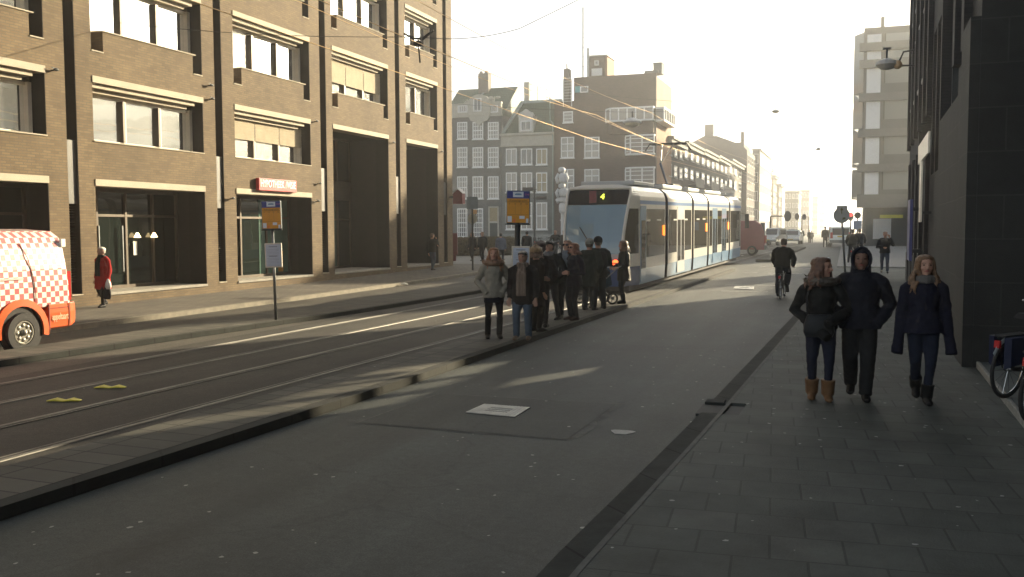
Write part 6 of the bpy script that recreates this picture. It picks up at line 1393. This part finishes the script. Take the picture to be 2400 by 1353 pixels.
q = MB(); c_ = hc_[-1]; q.loft([[(c_.x + .11 * s * math.cos(t), c_.y + .06 * s * math.sin(t), c_.z + z) for t in [2 * math.pi * i / 12 for i in range(12)]] for z, s in ((-.42, .7), (-.34, 1.1), (-.16, .9), (.02, .2))]); bag('white carrier bag held by the fair haired man', 'plastic bag', q, M('plastic_white', (.75, .74, .7), .35, var=.05), P_, smooth=True)
far('man in blue grey jacket with dark hair walking away past the hedge', (1174, 618), .05, 1.62, 20, (.15, .18, .25), (.03, .035, .045), (.02, .018, .016), hem=.45)
far('dark coated man standing behind the yellow stop sign pole', (1235, 612), .05, 1.68, 10, (.02, .025, .026), (.02, .022, .025), (.03, .03, .03), hem=.38, stride=((-.04, 0, 0), (.04, 0, 0)))
p = gp(1300, 607, .02); bicycle(p, R_(187), METD, 'bicycle ridden toward the camera by the bald man in black')
person('bald man in black jacket riding a bicycle toward the camera on the square', p + Vector((.02, .15, 0)), 1.70, 187, ((.02, .12, .10), (-.02, .12, .36)), ('bar', 'bar'), coat=(.014, .018, .02), hem=.50, trs=(.03, .04, .055), hair=('none', (.1, .08, .06)), sit=.93, lean=.10, vox=.022, detail=False)
p = gp(1324, 602, .02); bicycle(p + Vector((.1, .2, 0)), R_(170), MET, 'bicycle held by the brown haired person near the white figure column')
far('brown haired person in olive jacket beside the white figure column', (1322, 604), .02, 1.66, 180, (.05, .05, .035), (.03, .04, .05), (.16, .1, .06), stride=((-.04, 0, 0), (.04, 0, 0)))
# cyclist on the road
p = gp(1829, 703); yawc = -3
bk = bicycle(p + Vector((.0, .86, 0)), R_(yawc), BKD, 'bicycle with pale rear mudguard and red lamp ridden down the road', guard=M('guard_pale', (.40, .45, .46), .35, var=.1))
q = p + Vector((.0, .62, 0))
person('cyclist in dark olive jacket and flared trousers riding away from the camera', q, 1.76, yawc, ((-.03, .12, .06), (.03, .10, .34)), ('bar', 'bar'), coat=(.04, .034, .022), hem=.53, fit=1.22, trs=(.018, .024, .04), tw=1.5, shoe=(.03, .03, .03), hair=('short', (.06, .04, .025)), sit=.95, lean=.16, bend=.05, vox=.014, pitch=-14)
# far right pavement and bridge
far('man in black jacket and jeans walking toward the camera past the side street', (2073, 640), .055, 1.72, 178, (.016, .018, .02), (.04, .06, .10), (.12, .08, .06), arms=('phone', 'fold'), vox=.018, detail=True)
for px, lab, c_ in (((1997, 618), 'person in dark olive jacket sitting on a bicycle beyond the round sign', (.03, .03, .025)), ((2013, 613), 'person in dark blue jacket waiting on a bicycle by the grey block', (.02, .03, .045))):
    p = gp(px[0], px[1]); bicycle(p, R_(-4), BKD, lab.replace('person', 'bicycle under the person').split(' sitting')[0].split(' waiting')[0])
    person(lab, p + Vector((0, -.2, 0)), 1.76, -4, ((-.10, .08, .02), (.05, .1, .2)), ('bar', 'bar'), coat=c_, hem=.50, fit=1.2, trs=(.02, .022, .03), hair=('short', (.06, .05, .04)), sit=.97, lean=.12, vox=.024, detail=False)
for i, (px, Y_, H_p, lab) in enumerate((((1934, 560), 82, 1.75, 'dark walker beside the small white van on the bridge'), ((1944, 560), 88, 1.7, 'second dark walker closer to the white van on the bridge'), ((1879, 562), 108, 1.7, 'lone walker right of the white taxi on the bridge'), ((1897, 558), 130, 1.75, 'left figure of the tiny pair in the haze on the road'), ((1902, 558), 132, 1.7, 'right figure of the tiny pair in the haze on the road'), ((1948, 560), 95, 1.72, 'tiny walker half hidden by the white van'))):
    v = onroad(px[0], px[1], Y_); person(lab, v, H_p, 160 * (i % 2), ((-.02, .12, 0), (.02, -.14, .03)), ('down', 'down'), coat=(.025, .025, .03), trs=(.025, .025, .03), hair=('short', (.05, .04, .03)), vox=.04, detail=False)
# ------------------------------------------------------------------ camera, sun, sky, air
cd = bpy.data.cameras.new('camera'); cam = bpy.data.objects.new('camera', cd); COL.objects.link(cam); sc.camera = cam
cd.sensor_fit = 'HORIZONTAL'; cd.sensor_width = 36; cd.lens = FPX / 2400 * 36; cd.clip_end = 3000; cd.clip_start = .05
cam.matrix_world = Matrix(((RT.x, UP.x, -FW.x, 0), (RT.y, UP.y, -FW.y, 0), (RT.z, UP.z, -FW.z, EYE), (0, 0, 0, 1)))
SEL, SAZ = R_(16.3), R_(28.)
sd = Vector((math.sin(SAZ) * math.cos(SEL), math.cos(SAZ) * math.cos(SEL), math.sin(SEL)))
ld = bpy.data.lights.new('sun', 'SUN'); ld.energy = 5.0; ld.angle = R_(.55); ld.color = (1., .84, .57)
lo = bpy.data.objects.new('sun', ld); COL.objects.link(lo); lo.rotation_euler = sd.to_track_quat('Z', 'Y').to_euler(); lo.location = (20, 40, 40)
w = bpy.data.worlds.new('World'); sc.world = w; w.use_nodes = True; nt = w.node_tree
sky = nt.nodes.new('ShaderNodeTexSky'); sky.sky_type = 'NISHITA'; sky.sun_disc = False; sky.sun_elevation = SEL; sky.sun_rotation = SAZ
sky.dust_density = .8; sky.air_density = 1.; sky.ozone_density = 1.
bg = nt.nodes['Background']; bg.inputs[1].default_value = .062; hs = nt.nodes.new('ShaderNodeHueSaturation'); hs.inputs['Saturation'].default_value = .35; nt.links.new(sky.outputs[0], hs.inputs['Color']); nt.links.new(hs.outputs[0], bg.inputs[0])
b = MB(); b.box(-150, -45, -2.5, 90, 620, 60); hz = b.build('haze', None, kind='stuff')
hz.data.materials.clear(); hm, hnt, hb = newmat('haze_air'); hnt.nodes.remove(hb)
pv = hnt.nodes.new('ShaderNodeVolumePrincipled'); pv.inputs['Color'].default_value = (.95, .95, .93, 1); pv.inputs['Density'].default_value = .0016; pv.inputs['Anisotropy'].default_value = .78
hnt.links.new(pv.outputs[0], hnt.nodes['Material Output'].inputs['Volume']); hz.data.materials.append(hm)
sc.view_settings.view_transform = 'Standard'; sc.view_settings.look = 'None'; sc.view_settings.exposure = 1.95; sc.view_settings.gamma = 1
sc.cycles.use_denoising = True; sc.cycles.max_bounces = 8; sc.cycles.volume_bounces = 1; sc.cycles.volume_step_rate = 4
sc.cycles.caustics_reflective = False; sc.cycles.blur_glossy = 1.0; sc.cycles.sample_clamp_indirect = 6
